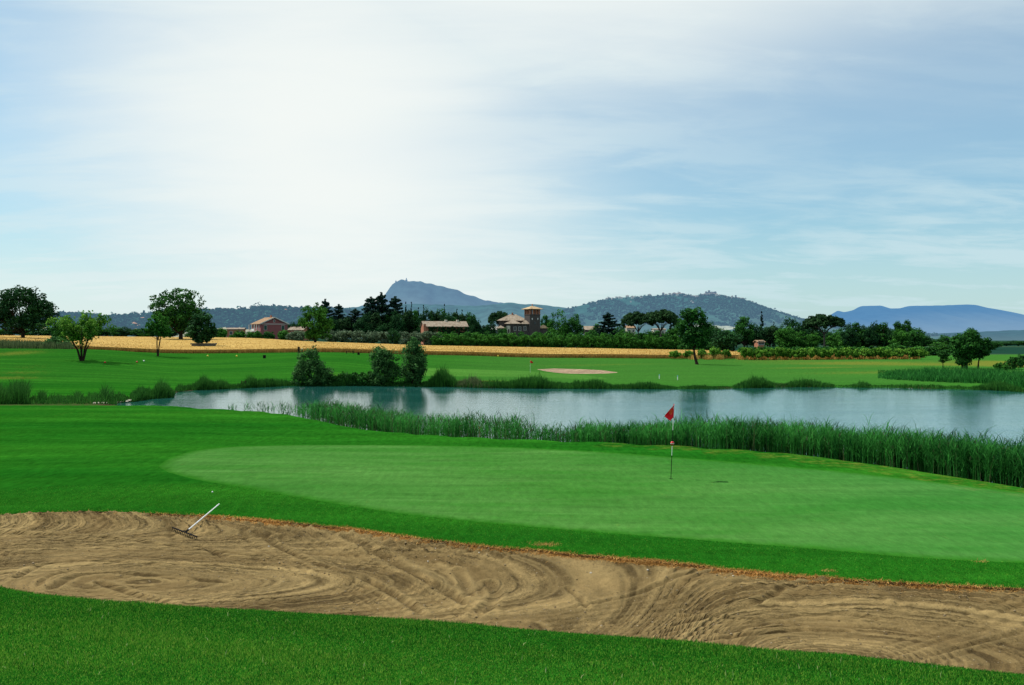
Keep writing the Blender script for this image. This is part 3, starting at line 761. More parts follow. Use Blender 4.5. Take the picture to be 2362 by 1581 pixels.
# tufts hanging on the sand below the edge and a few loose wisps
n2 = 5000; j = r.integers(0, len(Xb), n2); X2 = Xb[j] + r.normal(0, .06, n2); Y2 = Yb[j] - np.abs(r.normal(0, .10, n2)) - .02
z2 = sand_z(X2, Y2) + .005
parts.append(blades(np.c_[X2, Y2, z2], r.uniform(.02, .06, n2), r.uniform(.004, .009, n2), r.uniform(.8, 2.5, n2), np.clip(r.normal(.35, .25, n2), 0, 1), r, .6))
for (u, row, sp, cnt) in ((1258, 1257, .10, 260), (1908, 1318, .05, 60), (2258, 1296, .06, 50)):
    x, y, z = hit(u, row); X3 = x + r.normal(0, sp * 1.6, cnt); Y3 = y + r.normal(0, sp, cnt)
    parts.append(blades(np.c_[X3, Y3, land(X3, Y3)], r.uniform(.03, .06, cnt), r.uniform(.004, .008, cnt), r.uniform(.3, 2, cnt), np.clip(r.normal(.6, .25, cnt), 0, 1), r, .5))
stuff('dry_grass', 'fringe of dry orange straw along the upper edge of the sand bunker', 'dry grass', parts, M['straw'])
# crumbs of sand and pebbles
M['crumb'] = mat_leaf('sand_crumbs', (.10, .07, .04), (.33, .26, .16), 0.0, .95)
def rocks(P, s, tint, r):
    n = len(P); base = np.array([(1, 0, 0), (0, 1, 0), (-1, 0, 0), (0, -1, 0), (0, 0, 1), (0, 0, -1)], float)
    V = base[None] * s[:, None, None] * r.uniform(.6, 1.25, (n, 6, 1)); V[:, :, 2] *= .7
    a = r.uniform(0, 6.28, n); c, s_ = np.cos(a), np.sin(a)
    x = V[:, :, 0] * c[:, None] - V[:, :, 1] * s_[:, None]; y = V[:, :, 0] * s_[:, None] + V[:, :, 1] * c[:, None]
    V[:, :, 0], V[:, :, 1] = x, y; V = V + P[:, None]
    ft = np.array([(0, 1, 4), (1, 2, 4), (2, 3, 4), (3, 0, 4), (1, 0, 5), (2, 1, 5), (3, 2, 5), (0, 3, 5)])
    return V.reshape(-1, 3), (ft[None] + (np.arange(n) * 6)[:, None, None]).reshape(-1, 3), np.repeat(tint, 6)
n = 46000
Yb = r.uniform(11, 24, n); Xb = r.uniform(-.56, .56, n) * Yb
d1 = -sdist(BUNK, Xb, Yb); rgv = .5 + .5 * np.sin(Xb * .55 + 2 * np.sin(Yb * .5)) * np.sin(Yb * .9 + 1.0 + Xb * .2)
kk = (d1 > .02) & (r.uniform(size=n) < .18 + .6 * rgv ** 2 + .5 * (d1 < .9) * (Xb < 1)); Xb, Yb = Xb[kk], Yb[kk]; n = len(Xb)
ii_ = np.clip(np.round((Yb - 9.0) / DY).astype(int), 0, ny - 1); jj_ = np.clip(np.round((Xb + 15.5) / DX).astype(int), 0, nx - 1)
parts = [rocks(np.c_[Xb, Yb, zs[ii_, jj_]], np.exp(r.normal(math.log(.0085), .45, n)), np.clip(r.normal(.5, .3, n), 0, 1), r)]
V, Fs, T = merge(parts)
tag(nmesh('sand_crumbs', V, Fs, M['crumb'], attrs={'tint': T}), 'loose crumbs of dry earth lying all over the raked bunker sand', 'sand', kind='stuff')
# ---------------------------------------------------------------- vegetation
LM = {
 'dark': mat_leaf('dark_leaves', (.005, .030, .012), (.028, .105, .026), .2),
 'deep': mat_leaf('deep_green_leaves', (.007, .042, .011), (.045, .17, .025), .25),
 'mid': mat_leaf('mid_green_leaves', (.012, .065, .010), (.07, .235, .028), .25),
 'bright': mat_leaf('bright_green_leaves', (.022, .095, .010), (.17, .36, .04), .3),
 'olive': mat_leaf('grey_green_leaves', (.030, .070, .035), (.19, .27, .16), .2),
 'willow': mat_leaf('willow_leaves', (.008, .048, .012), (.10, .25, .065), .25),
 'pine': mat_leaf('pine_needles', (.007, .034, .013), (.036, .092, .026), .15),
 'cedar': mat_leaf('cedar_needles', (.004, .020, .015), (.022, .060, .038), .1),
 'reed': mat_leaf('reed_leaves', (.003, .050, .010), (.075, .36, .06), .35),
 'bank': mat_leaf('bank_grass', (.008, .060, .010), (.06, .21, .03), .3),
 'weed': mat_leaf('dry_weeds', (.04, .07, .03), (.16, .20, .08), .3),
}
BARK = mat_plain('bark', (.035, .024, .018), .95, .05, .4, 6, .8)
BARKL = mat_plain('pale_bark', (.10, .085, .07), .95, .05, .4, 6, .8)

def leaves(C, rad, per, size, r, flat=.8, up=.35, narrow=1.0, tint=None, shell=.5):
    """clumps of leaf faces round the centres C (n,3)"""
    n = len(C); N = n * per
    d = r.normal(size=(N, 3)); d /= np.linalg.norm(d, axis=1)[:, None]
    rr = (r.uniform(shell ** 3, 1, N) ** (1 / 3.0))[:, None]
    rd = np.repeat(np.broadcast_to(rad, (n,)), per)[:, None]
    P = np.repeat(C, per, 0) + d * rr * rd * np.array([1, 1, flat])
    nn = d + r.normal(0, .6, (N, 3)) + np.array([0, 0, up]); nn /= np.linalg.norm(nn, axis=1)[:, None]
    a = np.cross(nn, r.normal(size=(N, 3))); a /= np.linalg.norm(a, axis=1)[:, None]; b = np.cross(nn, a)
    s = (size * r.uniform(.6, 1.35, N))[:, None] / 2
    V = np.stack([P - a * s - b * s * narrow * .6, P + a * s * .3 - b * s * narrow, P + a * s + b * s * narrow * .5, P - a * s * .2 + b * s * narrow], 1).reshape(-1, 3)
    ct = r.normal(.42, .20, n) if tint is None else tint
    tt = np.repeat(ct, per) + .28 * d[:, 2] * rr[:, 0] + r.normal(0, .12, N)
    return V, np.arange(N * 4).reshape(-1, 4), np.repeat(np.clip(tt, 0, 1), 4)

def fill(blobs, n, r, shell=.55, noise=.12):
    """points in a union of ellipsoids, denser near the outside"""
    vol = np.array([b[3] * b[4] * b[5] for b in blobs]) ** .75; k = r.choice(len(blobs), n, p=vol / vol.sum())
    B = np.array(blobs)[k]; d = r.normal(size=(n, 3)); d /= np.linalg.norm(d, axis=1)[:, None]
    rr = r.uniform(shell ** 3, 1, n) ** (1 / 3.0) * (1 + noise * r.normal(size=n))
    return B[:, :3] + d * rr[:, None] * B[:, 3:]

def limbs(mb, top, ends, r, rad, base=None):
    for e in ends:
        m = (np.array(top) * .5 + np.array(e) * .5) + r.normal(0, .15, 3) * np.linalg.norm(np.array(e) - np.array(top)) * .5
        mb.tube([tuple(top), tuple(m), tuple(e)], [rad, rad * .6, rad * .2], 5, False)

def crown_obj(parts, mat, parent):
    V, Fs, T = merge(parts)
    return nmesh('crown', V, Fs, mat, parent, attrs={'tint': T})

def tree_broad(t, H, Wd, bot, mat, r, n=90, per=34, size=.35, gaps=.0, trunkr=None, lean=0.0, blobs=None, bark=None, flat=.75, crad=None, top_narrow=.75, trunk=True):
    """round broadleaf tree: H height, Wd crown width, bot height where the crown starts"""
    ch = H - bot; cz = bot + ch / 2
    if blobs is None:
        blobs = [(0, 0, cz, Wd * .38, Wd * .36, ch * .44)]
        for k in range(9):
            a = k * 2.4 + r.uniform(-.3, .3); z = r.uniform(-.32, .34); w_ = (1 - abs(z) * (1.1 if z < 0 else 1.0 / top_narrow * .75))
            rr = Wd * .5 * w_ * .62
            blobs.append((math.cos(a) * rr, math.sin(a) * rr * .9, cz + z * ch, Wd * .21, Wd * .21, ch * .18))
    C = fill(blobs, n, r); C[:, 0] += lean * (C[:, 2] / H)
    hw = Wd / 2
    k = (C[:, 2] > bot * .9) & (C[:, 2] < H); C = C[k]
    cr_ = crad or Wd * .10
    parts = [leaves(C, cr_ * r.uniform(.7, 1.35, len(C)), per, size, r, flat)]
    crown_obj(parts, mat, t)
    if trunk:
        mb = MB(); tr_ = trunkr or H * .028; tz = bot + ch * .25
        top = (lean * tz / H, 0, tz)
        mb.tube([(0, 0, -.4), (0, 0, .15), (lean * .25 * bot / H, .0, bot * .5), top], [tr_ * 1.5, tr_ * 1.15, tr_ * .9, tr_ * .65], 9, False)
        ends = C[r.choice(len(C), min(14, len(C)), replace=False)]
        limbs(mb, (top[0] * .8, 0, bot * .85), [tuple(e) for e in ends], r, tr_ * .5)
        mb.build('trunk', bark or BARK, t, True)

def tree_multi(t, H, Wd, mat, r, nst=8, n=150, per=20, size=.28, fork=.35):
    """several stems fanning up from one foot"""
    mb = MB(); C = []
    for k in range(nst):
        a = k / nst * 2 * math.pi + r.uniform(-.3, .3); sp = r.uniform(.45, 1.0); ex, ey = math.cos(a) * Wd * .42 * sp, math.sin(a) * Wd * .42 * sp
        hz = H * r.uniform(.80, .98) * (1 - .22 * sp)
        p = [(math.cos(a) * .16, math.sin(a) * .16, -.2), (ex * .22, ey * .22, hz * .28), (ex * .62, ey * .62, hz * .62), (ex, ey, hz * .97)]
        mb.tube(p, [.13, .10, .06, .02], 6, False)
        for j in range(5):
            f_ = r.uniform(.35, .95); b0 = np.array(p[1]) * (1 - f_) + np.array(p[3]) * f_
            e = b0 + np.array([r.normal(0, Wd * .10), r.normal(0, Wd * .10), H * r.uniform(.05, .2)])
            e[2] = min(e[2], H * .95); mb.tube([tuple(b0), tuple(e)], [.035, .012], 4, False)
            for s_ in (.35, .7, 1.0): C.append(b0 * (1 - s_) + e * s_ + r.normal(0, .12, 3))
    C = np.array(C); C = C[C[:, 2] > H * fork]
    C = np.vstack([C, C + r.normal(0, Wd * .045, C.shape)])
    crown_obj([leaves(C, Wd * .062 * r.uniform(.6, 1.3, len(C)), per, size, r, 1.1)], mat, t)
    mb.build('trunk', BARK, t, True)

def tree_umbrella(t, H, Wd, bot, r, tr_=.22, n=110, per=40):
    """stone pine: bare trunk forking into a wide flat dome"""
    ch = H - bot
    k = n; a = r.uniform(0, 6.28, k); rr = np.sqrt(r.uniform(0, 1, k)) * Wd * .46
    z = bot + ch * (.26 + .66 * np.sqrt(np.maximum(1 - (rr / (Wd * .5)) ** 2, 0))) - r.uniform(0, ch * .50, k) * (1 - .4 * rr / (Wd * .5))
    C = np.c_[np.cos(a) * rr, np.sin(a) * rr, z]
    low = r.uniform(size=k) < .10; C[low, 2] -= ch * .16
    crown_obj([leaves(C, Wd * .062 * r.uniform(.7, 1.25, k), per, .34, r, .55, .6)], LM['pine'], t)
    mb = MB(); f = bot * .86
    mb.tube([(0, 0, -.5), (.05, 0, bot * .5), (0, 0, f)], [tr_ * 1.3, tr_, tr_ * .85], 9, False)
    for j in range(9):
        a = j * .7 + r.uniform(-.2, .2); e = (math.cos(a) * Wd * .33, math.sin(a) * Wd * .33, bot + ch * .40)
        mb.tube([(0, 0, f - .1), (e[0] * .35, e[1] * .35, f + (e[2] - f) * .55), e], [tr_ * .5, tr_ * .33, tr_ * .12], 6, False)
    mb.build('trunk', BARKL, t, True)

def tree_cedar(t, H, Wd, bot, r, tiers=9, per=26, pw=.52, size=.36):
    """cedar: level plates of foliage on stiff arms"""
    C = []; mb = MB(); mb.tube([(0, 0, -.4), (0, 0, H * .5), (0, 0, H * .97)], [H * .022, H * .014, .03], 7, False)
    na = tiers * 5
    for i in range(na):
        f = min(max((i + r.uniform(-.9, .9)) / na, 0), .97); z = bot + (H - bot) * f * .96
        rad = Wd * .5 * ((1 - f) ** pw) * r.uniform(.45, 1.15) + .35
        a = i * 2.4 + r.uniform(-.5, .5); L = rad; dz = L * r.uniform(-.05, .28)
        mb.tube([(0, 0, z - .2), (math.cos(a) * L * .9, math.sin(a) * L * .9, z + dz)], [.09, .02], 4, False)
        for s_ in np.linspace(.2, 1, max(3, int(L / .5))):
            for da in ((0,) if s_ < .4 else (0, .3 * r.uniform(.6, 1.3), -.3 * r.uniform(.6, 1.3))):
                C.append((math.cos(a + da) * L * s_, math.sin(a + da) * L * s_, z + dz * s_ + r.normal(0, .08)))
    for k in range(6): C.append((0, 0, H * (1 - .035 * k)))
    C = np.array(C)
    crown_obj([leaves(C, .42 * r.uniform(.7, 1.2, len(C)), per, size, r, .38, .9)], LM['cedar'], t)
    mb.build('trunk', BARK, t, True)

def tree_spire(t, H, Wd, r, mat, per=26, n=60, rag=.15):
    z = np.sort(r.uniform(.03, .98, n)); a = r.uniform(0, 6.28, n)
    prof = np.where(z < .25, .75 + z, 1.0) * (1 - z) ** .55 * Wd * .5 * .75 * (1 + rag * r.normal(size=n))
    C = np.c_[np.cos(a) * prof * .7, np.sin(a) * prof * .7, z * H]
    crown_obj([leaves(C, Wd * .24 * (1.05 - z), per, .32, r, 1.3)], mat, t)
    MB().tube([(0, 0, -.3), (0, 0, H * .9)], [.16, .03], 6, False).build('trunk', BARK, t)

def bush_parts(t, blobs, mat, r, n=60, per=30, size=.3, crad=.45, narrow=1.0, up=.35, shell=.4, name='crown', stems=True, sh=.2):
    C = fill(blobs, n, r, shell); C[:, 2] = np.maximum(C[:, 2], .1)
    V, Fs, T = leaves(C, crad * r.uniform(.6, 1.3, len(C)), per, size, r, .9, up, narrow, shell=sh)
    nmesh(name, V, Fs, mat, t, attrs={'tint': T})
    if stems:
        mb = MB(); H = max(b[2] + b[5] for b in blobs)
        for k in range(6):
            e = C[r.integers(len(C))]; mb.tube([(e[0] * .08, e[1] * .08, -.3), (e[0] * .4, e[1] * .4, e[2] * .5), tuple(e)], [.07, .05, .015], 5, False)
        mb.build('stem', BARK, t)

def RG(s): return np.random.default_rng(s)
def place(u, row=None, Y=None, dz=0):
    if Y is None: x, y, z = hit(u, row)
    else: x, y = xat(u, Y), Y; z = gz(x, y)
    return x, y, z + dz
def px(n_, Y): return n_ / F * Y
def hz(row, Y, z): return zat(row, Y) - z

# --- the trees that stand alone
x, y, z = place(53, Y=245)
t = thing('broadleaf_tree', 'large dark round tree at the left edge of the wheat field, cut by the frame', 'tree', (x, y, z))
H = hz(662, y, z); Wd = px(195, y)
bl = [(-1.5, 0, H * .55, Wd * .33, Wd * .3, H * .30), (px(-10, y), 0, H * .82, Wd * .24, Wd * .24, H * .14), (px(45, y), 0, H * .50, Wd * .17, Wd * .2, H * .20), (px(-60, y), 0, H * .45, Wd * .22, Wd * .2, H * .2),
      (px(40, y), 1, H * .67, Wd * .12, Wd * .15, H * .12), (px(-45, y), 0, H * .72, Wd * .14, Wd * .14, H * .13), (px(20, y), -2, H * .30, Wd * .25, Wd * .25, H * .10)]
tree_broad(t, H, Wd, H * .17, LM['dark'], RG(1), n=330, per=46, size=.42, blobs=bl, crad=1.25, trunkr=.50)

x, y, z = place(417, Y=272)
t = thing('broadleaf_tree', 'tall round tree with airy see-through crown standing in the wheat field', 'tree', (x, y, z))
H = hz(661, y, z); Wd = px(122, y)
bl = [(px(-8, y), 0, H * .62, Wd * .46, Wd * .44, H * .36), (px(8, y), 0, H * .45, Wd * .46, Wd * .42, H * .24), (px(-30, y), 0, H * .40, Wd * .25, Wd * .3, H * .2)]
tree_broad(t, H, Wd, H * .15, LM['deep'], RG(2), n=520, per=22, size=.42, blobs=bl, crad=.85, trunkr=.62)

x, y, z = place(189, 833)
t = thing('multi_stem_tree', 'leafy tree with many stems fanning from one foot on the left fairway', 'tree', (x, y, z))
tree_multi(t, hz(716, y, z), px(138, y), LM['bright'], RG(3), nst=9, n=150, per=20, size=.26)

x, y, z = place(130, Y=172, dz=-.1)
t = thing('bush', 'rounded grey green bush on the mound left of the multi-stemmed tree', 'bush', (x, y, z)); s = px(1, y)
bush_parts(t, [(0, 0, s * 12, s * 26, s * 24, s * 14), (s * 16, 0, s * 9, s * 16, s * 16, s * 10), (-s * 14, 0, s * 12, s * 14, s * 14, s * 10)], LM['willow'], RG(4), n=70, crad=.5)
x, y, z = place(152, Y=178)
t = thing('bush', 'loose green shrub rising behind the left side of the multi-stemmed tree', 'bush', (x, y, z)); s = px(1, y)
bush_parts(t, [(-s * 18, 0, s * 42, s * 17, s * 15, s * 26), (s * 2, 0, s * 58, s * 10, s * 12, s * 16), (-s * 10, 0, s * 20, s * 14, s * 14, s * 18)], LM['mid'], RG(5), n=80, crad=.5, per=22)

x, y, z = place(364, 822)
t = thing('young_tree', 'slim young tree with two thin stems in front of the wheat', 'tree', (x, y, z)); s = px(1, y); H = hz(720, y, z)
bl = [(-s * 2, 0, H * .78, s * 22, s * 20, H * .18), (-s * 14, 0, H * .60, s * 20, s * 16, H * .13), (s * 16, 0, H * .56, s * 18, s * 16, H * .13), (s * 2, 0, H * .62, s * 24, s * 20, H * .14)]
C = fill(bl, 120, RG(6), .3); crown_obj([leaves(C, .42 * RG(7).uniform(.6, 1.2, len(C)), 22, .26, RG(8), .8)], LM['mid'], t)
mb = MB()
for k, (ex, ez) in enumerate(((-.12, .45), (.18, .45))):
    mb.tube([(ex * .3, 0, -.2), (ex, 0, H * .2), (ex * (2.6 if k else 1.2), 0, H * ez), (ex * 3.2, 0, H * .75)], [.12, .10, .07, .03], 6, False)
limbs(mb, (.1, 0, H * .36), [tuple(c) for c in C[::12]], RG(9), .04); mb.build('trunk', BARK, t, True)

x, y, z = place(470, 806)
z = gz(x, y)
pl = thing('planter', 'old grey stone trough standing in the wheat under a dark dense tree', 'planter', (x, y, z)); s = px(1, y)
M['oldstone'] = mat_plain('old_stone', (.14, .13, .11), .9, .1, .45, 3, .8)
mb = MB(); hw = s * 24; d_ = s * 9; ht = hz(795, y, z)
mb.add([(-hw, -d_, 0), (hw, -d_, 0), (hw, d_, 0), (-hw, d_, 0), (-hw * 1.06, -d_ * 1.1, ht), (hw * 1.06, -d_ * 1.1, ht), (hw * 1.06, d_ * 1.1, ht), (-hw * 1.06, d_ * 1.1, ht)],
       [[0, 3, 2, 1], [0, 1, 5, 4], [1, 2, 6, 5], [2, 3, 7, 6], [3, 0, 4, 7]]); mb.build('basin', M['oldstone'], pl, bevel=.05)
mb = MB(); mb.box(-hw * 1.15, hw * 1.15, -d_ * 1.25, -d_ * .95, ht, ht + s * 3).box(-hw * 1.15, hw * 1.15, d_ * .95, d_ * 1.25, ht, ht + s * 3).box(-hw * 1.15, -hw * .98, -d_ * .95, d_ * .95, ht, ht + s * 3).box(hw * .98, hw * 1.15, -d_ * .95, d_ * .95, ht, ht + s * 3)
mb.build('rim', M['oldstone'], pl)
MB().box(-hw * .98, hw * .98, -d_ * .95, d_ * .95, ht - .1, ht + s * 1).build('soil', M['soil'], pl)
t = thing('dense_tree', 'dense almost black tree growing out of the stone trough in the wheat', 'tree', (x - s * 5, y, z + ht)); H = hz(718, y, z + ht)
bl = [(0, 0, H * .42, s * 30, s * 28, H * .30), (s * 2, 0, H * .66, s * 24, s * 22, H * .22), (-s * 2, 0, H * .86, s * 13, s * 13, H * .13), (-s * 18, 0, H * .42, s * 14, s * 14, H * .18), (s * 22, 0, H * .38, s * 13, s * 14, H * .18), (0, 0, H * .18, s * 24, s * 20, H * .10)]
tree_broad(t, H, s * 66, H * .06, LM['dark'], RG(10), n=170, per=42, size=.34, blobs=bl, crad=.62, trunkr=.28)

x, y, z = place(727, Y=285)
t = thing('broadleaf_tree', 'bushy light green tree with a short trunk right of the pink farmhouse', 'tree', (x, y, z)); s = px(1, y); H = hz(702, y, z)
bl = [(0, 0, H * .52, s * 32, s * 30, H * .30), (-s * 10, 0, H * .82, s * 16, s * 16, H * .14), (s * 14, 0, H * .78, s * 16, s * 16, H * .14), (s * 24, 0, H * .52, s * 14, s * 14, H * .18), (-s * 24, 0, H * .58, s * 13, s * 14, H * .2), (s * 4, 0, H * .25, s * 30, s * 26, H * .12), (s * 2, 0, H * .90, s * 10, s * 10, H * .09)]
tree_broad(t, H, s * 76, H * .13, LM['mid'], RG(12), n=230, per=36, size=.38, blobs=bl, crad=.85, trunkr=.42)

x, y, z = place(1607, 841)
t = thing('broadleaf_tree', 'lone tree with a bare leaning trunk on the far fairway behind the flag', 'tree', (x, y, z)); s = px(1, y); H = hz(707, y, z)
bl = [(-s * 3, 0, H * .62, s * 27, s * 25, H * .26), (s * 3, 0, H * .42, s * 26, s * 24, H * .14), (-s * 12, 0, H * .86, s * 17, s * 16, H * .11), (s * 8, 0, H * .84, s * 20, s * 18, H * .12), (-s * 30, 0, H * .68, s * 11, s * 12, H * .10), (s * 20, 0, H * .60, s * 16, s * 16, H * .2), (s * 16, 0, H * .40, s * 16, s * 16, H * .11), (-s * 20, 0, H * .50, s * 13, s * 13, H * .09)]
bl = [(a - s * 5, b, c, d, e, f) for a, b, c, d, e, f in bl]
rr_ = RG(13); C = fill(bl, 260, rr_); C = C[C[:, 2] > H * .28]
crown_obj([leaves(C, .62 * rr_.uniform(.6, 1.25, len(C)), 36, .27, rr_, .75)], LM['deep'], t)
mb = MB(); mb.tube([(.1, 0, -.2), (0, 0, .2), (-s * 4, 0, H * .13), (-s * 7, 0, H * .28), (-s * 6, 0, H * .5)], [.38, .26, .20, .16, .10], 8, False)
limbs(mb, (-s * 7, 0, H * .28), [tuple(c) for c in C[::16]], rr_, .09); mb.build('trunk', BARK, t, True)

# willows on the far bank
def willow(u, row, blobs, label, seed, n=110, mat='willow', per=40, size=.20, crad=.42):
    x, y, z = place(u, row); s = px(1, y)
    t = thing('willow_bush', label, 'bush', (x, y, z - .1))
    bush_parts(t, [(a * s, b * s, c * s, d * s, e * s, f * s) for a, b, c, d, e, f in blobs], LM[mat], RG(seed), n=n, per=per, size=size, crad=crad, narrow=.55, up=.5)
willow(720, 889.5, [(0, 0, 30, 38, 30, 30), (-8, 0, 55, 26, 22, 24), (2, 0, 78, 13, 12, 12), (28, 0, 22, 20, 20, 22), (-26, 0, 25, 20, 18, 22), (9, 0, 84, 8, 6, 6)], 'broad rounded willow bush at the water edge, leftmost of the three far bank willows', 41, n=230)
willow(885, 889.5, [(0, 0, 30, 32, 28, 30), (-14, 0, 62, 20, 18, 26), (8, 0, 60, 20, 18, 24), (-9, 0, 84, 10, 10, 11), (24, 0, 35, 16, 16, 22)], 'pale willow bush at the water edge, middle of the three far bank willows', 42, n=220)
willow(952, 889.5, [(0, 0, 34, 28, 24, 34), (2, 0, 70, 25, 20, 30), (-2, 0, 96, 16, 14, 14), (12, 0, 50, 17, 16, 34)], 'tallest darkest willow bush at the water edge, rightmost of the three', 43, n=260)
rr_ = RG(44)
x0, y0, _ = place(765, 888); x1, y1, _ = place(848, 888)
t = thing('shrub_hedge', 'low dark hedge of shrubs between the left and middle willow bushes', 'hedge', ((x0 + x1) / 2, (y0 + y1) / 2, gz((x0 + x1) / 2, y0)))
bush_parts(t, [((k - 4.5) * px(10, y0), 0, .55, .7, .7, .65 + .3 * rr_.uniform()) for k in range(10)], LM['deep'], rr_, n=110, per=34, size=.2, crad=.36)

# right: windblown clump with several trunks, and companions
x, y, z = place(2228, 851); s = px(1, y)
t = thing('broadleaf_tree', 'dark windblown tree clump on low trunks at the right above the reed bank', 'tree', (x, y, z)); H = hz(757, y, z)
bl = [(0, 0, H * .52, s * 30, s * 26, H * .26), (s * 10, 0, H * .78, s * 18, s * 16, H * .17), (-s * 6, 0, H * .72, s * 16, s * 16, H * .15), (-s * 22, 0, H * .6, s * 13, s * 13, H * .16), (s * 26, 0, H * .52, s * 15, s * 14, H * .22), (-s * 8, 0, H * .22, s * 14, s * 12, H * .11)]
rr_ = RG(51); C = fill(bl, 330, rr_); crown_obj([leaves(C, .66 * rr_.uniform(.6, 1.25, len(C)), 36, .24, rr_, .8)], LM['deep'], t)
mb = MB()
for ex in (-.45, -.1, .12): mb.tube([(ex, 0, -.2), (ex * 1.3, 0, H * .3), (ex * 3, 0, H * .65)], [.16, .13, .06], 6, False)
mb.build('trunk', BARK, t, True)
x, y, z = place(2256, 851); s = px(1, y)
t = thing('broadleaf_tree', 'thin trunked tree just right of the dark windblown clump', 'tree', (x, y, z)); H = hz(782, y, z)
tree_broad(t, H, s * 62, H * .42, LM['deep'], RG(52), n=80, per=30, size=.24, trunkr=.10, lean=.6)
x, y, z = place(2175, 849); s = px(1, y)
t = thing('young_tree', 'small thin tree standing left of the dark windblown clump', 'tree', (x, y, z)); H = hz(808, y, z)
tree_broad(t, H, s * 30, H * .28, LM['deep'], RG(53), n=50, per=22, size=.2, trunkr=.06, crad=.3)
for (u, row, w_, top, lab, sd_, mt) in ((2336, 852, 24, 824, 'round dark bush near the right edge above the reed bank', 54, 'deep'), (2310, 854, 14, 840, 'small low bush left of the round bush near the right edge', 55, 'mid'),
                                 (2358, 848, 14, 818, 'bush cut by the right edge of the picture', 56, 'dark')):
    x, y, z = place(u, row); s = px(1, y); h_ = hz(top, y, z)
    t = thing('bush', lab, 'bush', (x, y, z)); bush_parts(t, [(0, 0, h_ * .5, s * w_, s * w_, h_ * .45)], LM[mt], RG(sd_), n=50, size=.2, crad=.32)

# --- prototypes copied into the woods (each 10 m high)
def proto(kind, seed):
    t = thing(kind[0], None, kind[1], (0, 0, 0)); r = RG(seed); return t, r
PRO = {}
def mk(key, name, cat, fn, seeds):
    PRO[key] = [[name, cat, fn, s, None] for s in seeds]
mk('dark', 'broadleaf_tree', 'tree', lambda t, r: tree_broad(t, 10, 9, 1.0, LM['dark'], r, n=115, per=38, size=.42, crad=1.15), (101, 102))
mk('deep', 'broadleaf_tree', 'tree', lambda t, r: tree_broad(t, 10, 8.5, 1.0, LM['deep'], r, n=115, per=38, size=.42, crad=1.1), (103, 104, 105))
mk('mid', 'broadleaf_tree', 'tree', lambda t, r: tree_broad(t, 10, 9, .8, LM['mid'], r, n=115, per=38, size=.42, crad=1.15), (106, 107))
mk('poplar', 'poplar_tree', 'tree', lambda t, r: tree_broad(t, 10, 5.2, .8, LM['deep'], r, n=110, per=36, size=.38, crad=.85), (108, 109))
mk('umbrella', 'stone_pine', 'tree', lambda t, r: tree_umbrella(t, 10, 11, 5.3, r, .24, 230, 50), (110,))
mk('cedar', 'cedar_tree', 'tree', lambda t, r: tree_cedar(t, 10, 8.5, 1.6, r, 9, 20), (111, 112))
mk('spire', 'cypress_tree', 'tree', lambda t, r: tree_spire(t, 10, 2.3, r, LM['cedar']), (113, 114))
mk('pine', 'pine_tree', 'tree', lambda t, r: tree_broad(t, 10, 7, 2.0, LM['pine'], r, n=105, per=38, size=.42, crad=1.0), (115, 116))
mk('olive', 'olive_tree', 'tree', lambda t, r: tree_broad(t, 10, 10.5, .5, LM['olive'], r, n=80, per=34, size=.6, crad=1.4, bark=BARKL), (117, 118, 119))
mk('orchard', 'fruit_tree', 'tree', lambda t, r: tree_broad(t, 10, 10, .4, LM['mid'], r, n=80, per=36, size=.65, crad=1.4), (120, 121, 122))
mk('bush', 'bush', 'bush', lambda t, r: bush_parts(t, [(0, 0, 4.8, 5, 5, 4.6), (2.6, 0, 4, 3.2, 3, 3.4), (-2.4, 1, 4.4, 3.2, 3, 3.6)], LM['mid'], r, n=70, per=34, size=.9, crad=1.7), (123, 124))
mk('dbush', 'bush', 'bush', lambda t, r: bush_parts(t, [(0, 0, 4.8, 5, 5, 4.6), (2.6, 0, 4, 3.2, 3, 3.4), (-2.4, 1, 4.4, 3.2, 3, 3.6)], LM['deep'], r, n=70, per=34, size=.9, crad=1.7), (125, 126))
mk('bbush', 'fruit_bush', 'bush', lambda t, r: bush_parts(t, [(0, 0, 6.0, 5, 5, 3.6), (3.4, 0, 5, 3.0, 3, 2.6), (-3.4, 1, 5.4, 3.2, 3, 2.6)], LM['bright'], r, n=60, per=26, size=1.3, crad=1.5), (127, 128, 129))
cnt = {}
def put(key, u, top, Y, wpx=None, label='', group=None, base=None, sink=.0):
    """one tree whose top reaches photo row `top`; wpx = full width in photo px"""
    lst = PRO[key]; k = cnt.get(key, 0); cnt[key] = k + 1; e = lst[k % len(lst)]
    x, y = xat(u, Y), Y; z = gz(x, y) if base is None else base
    Hh = hz(top, Y, z) + sink; sz = Hh / 10
    if wpx and key == 'cedar': wpx *= 1.3
    if wpx and key == 'umbrella': wpx *= 1.08
    if wpx and key in ('dark', 'deep', 'mid', 'pine', 'poplar'): wpx *= 1.14
    WN = {'dark': 9, 'deep': 8.5, 'mid': 9, 'poplar': 5.2, 'umbrella': 11, 'cedar': 8.5, 'spire': 2.3, 'pine': 7, 'olive': 10.5, 'orchard': 10, 'bush': 10, 'dbush': 10, 'bbush': 12}[key]
    sx = px(wpx, Y) / WN if wpx else sz
    if e[4] is None:
        t = thing(e[0], label, e[1], (x, y, z - sink), (k * 2.399) % 6.283, group, (sx, sx, sz)); e[2](t, RG(e[3])); e[4] = t
    else:
        t = dup(e[4], (x, y, z - sink), (k * 2.399) % 6.283, (sx, sx, sz), label)
        if group: t['group'] = group
        elif 'group' in t: del t['group']
    return t

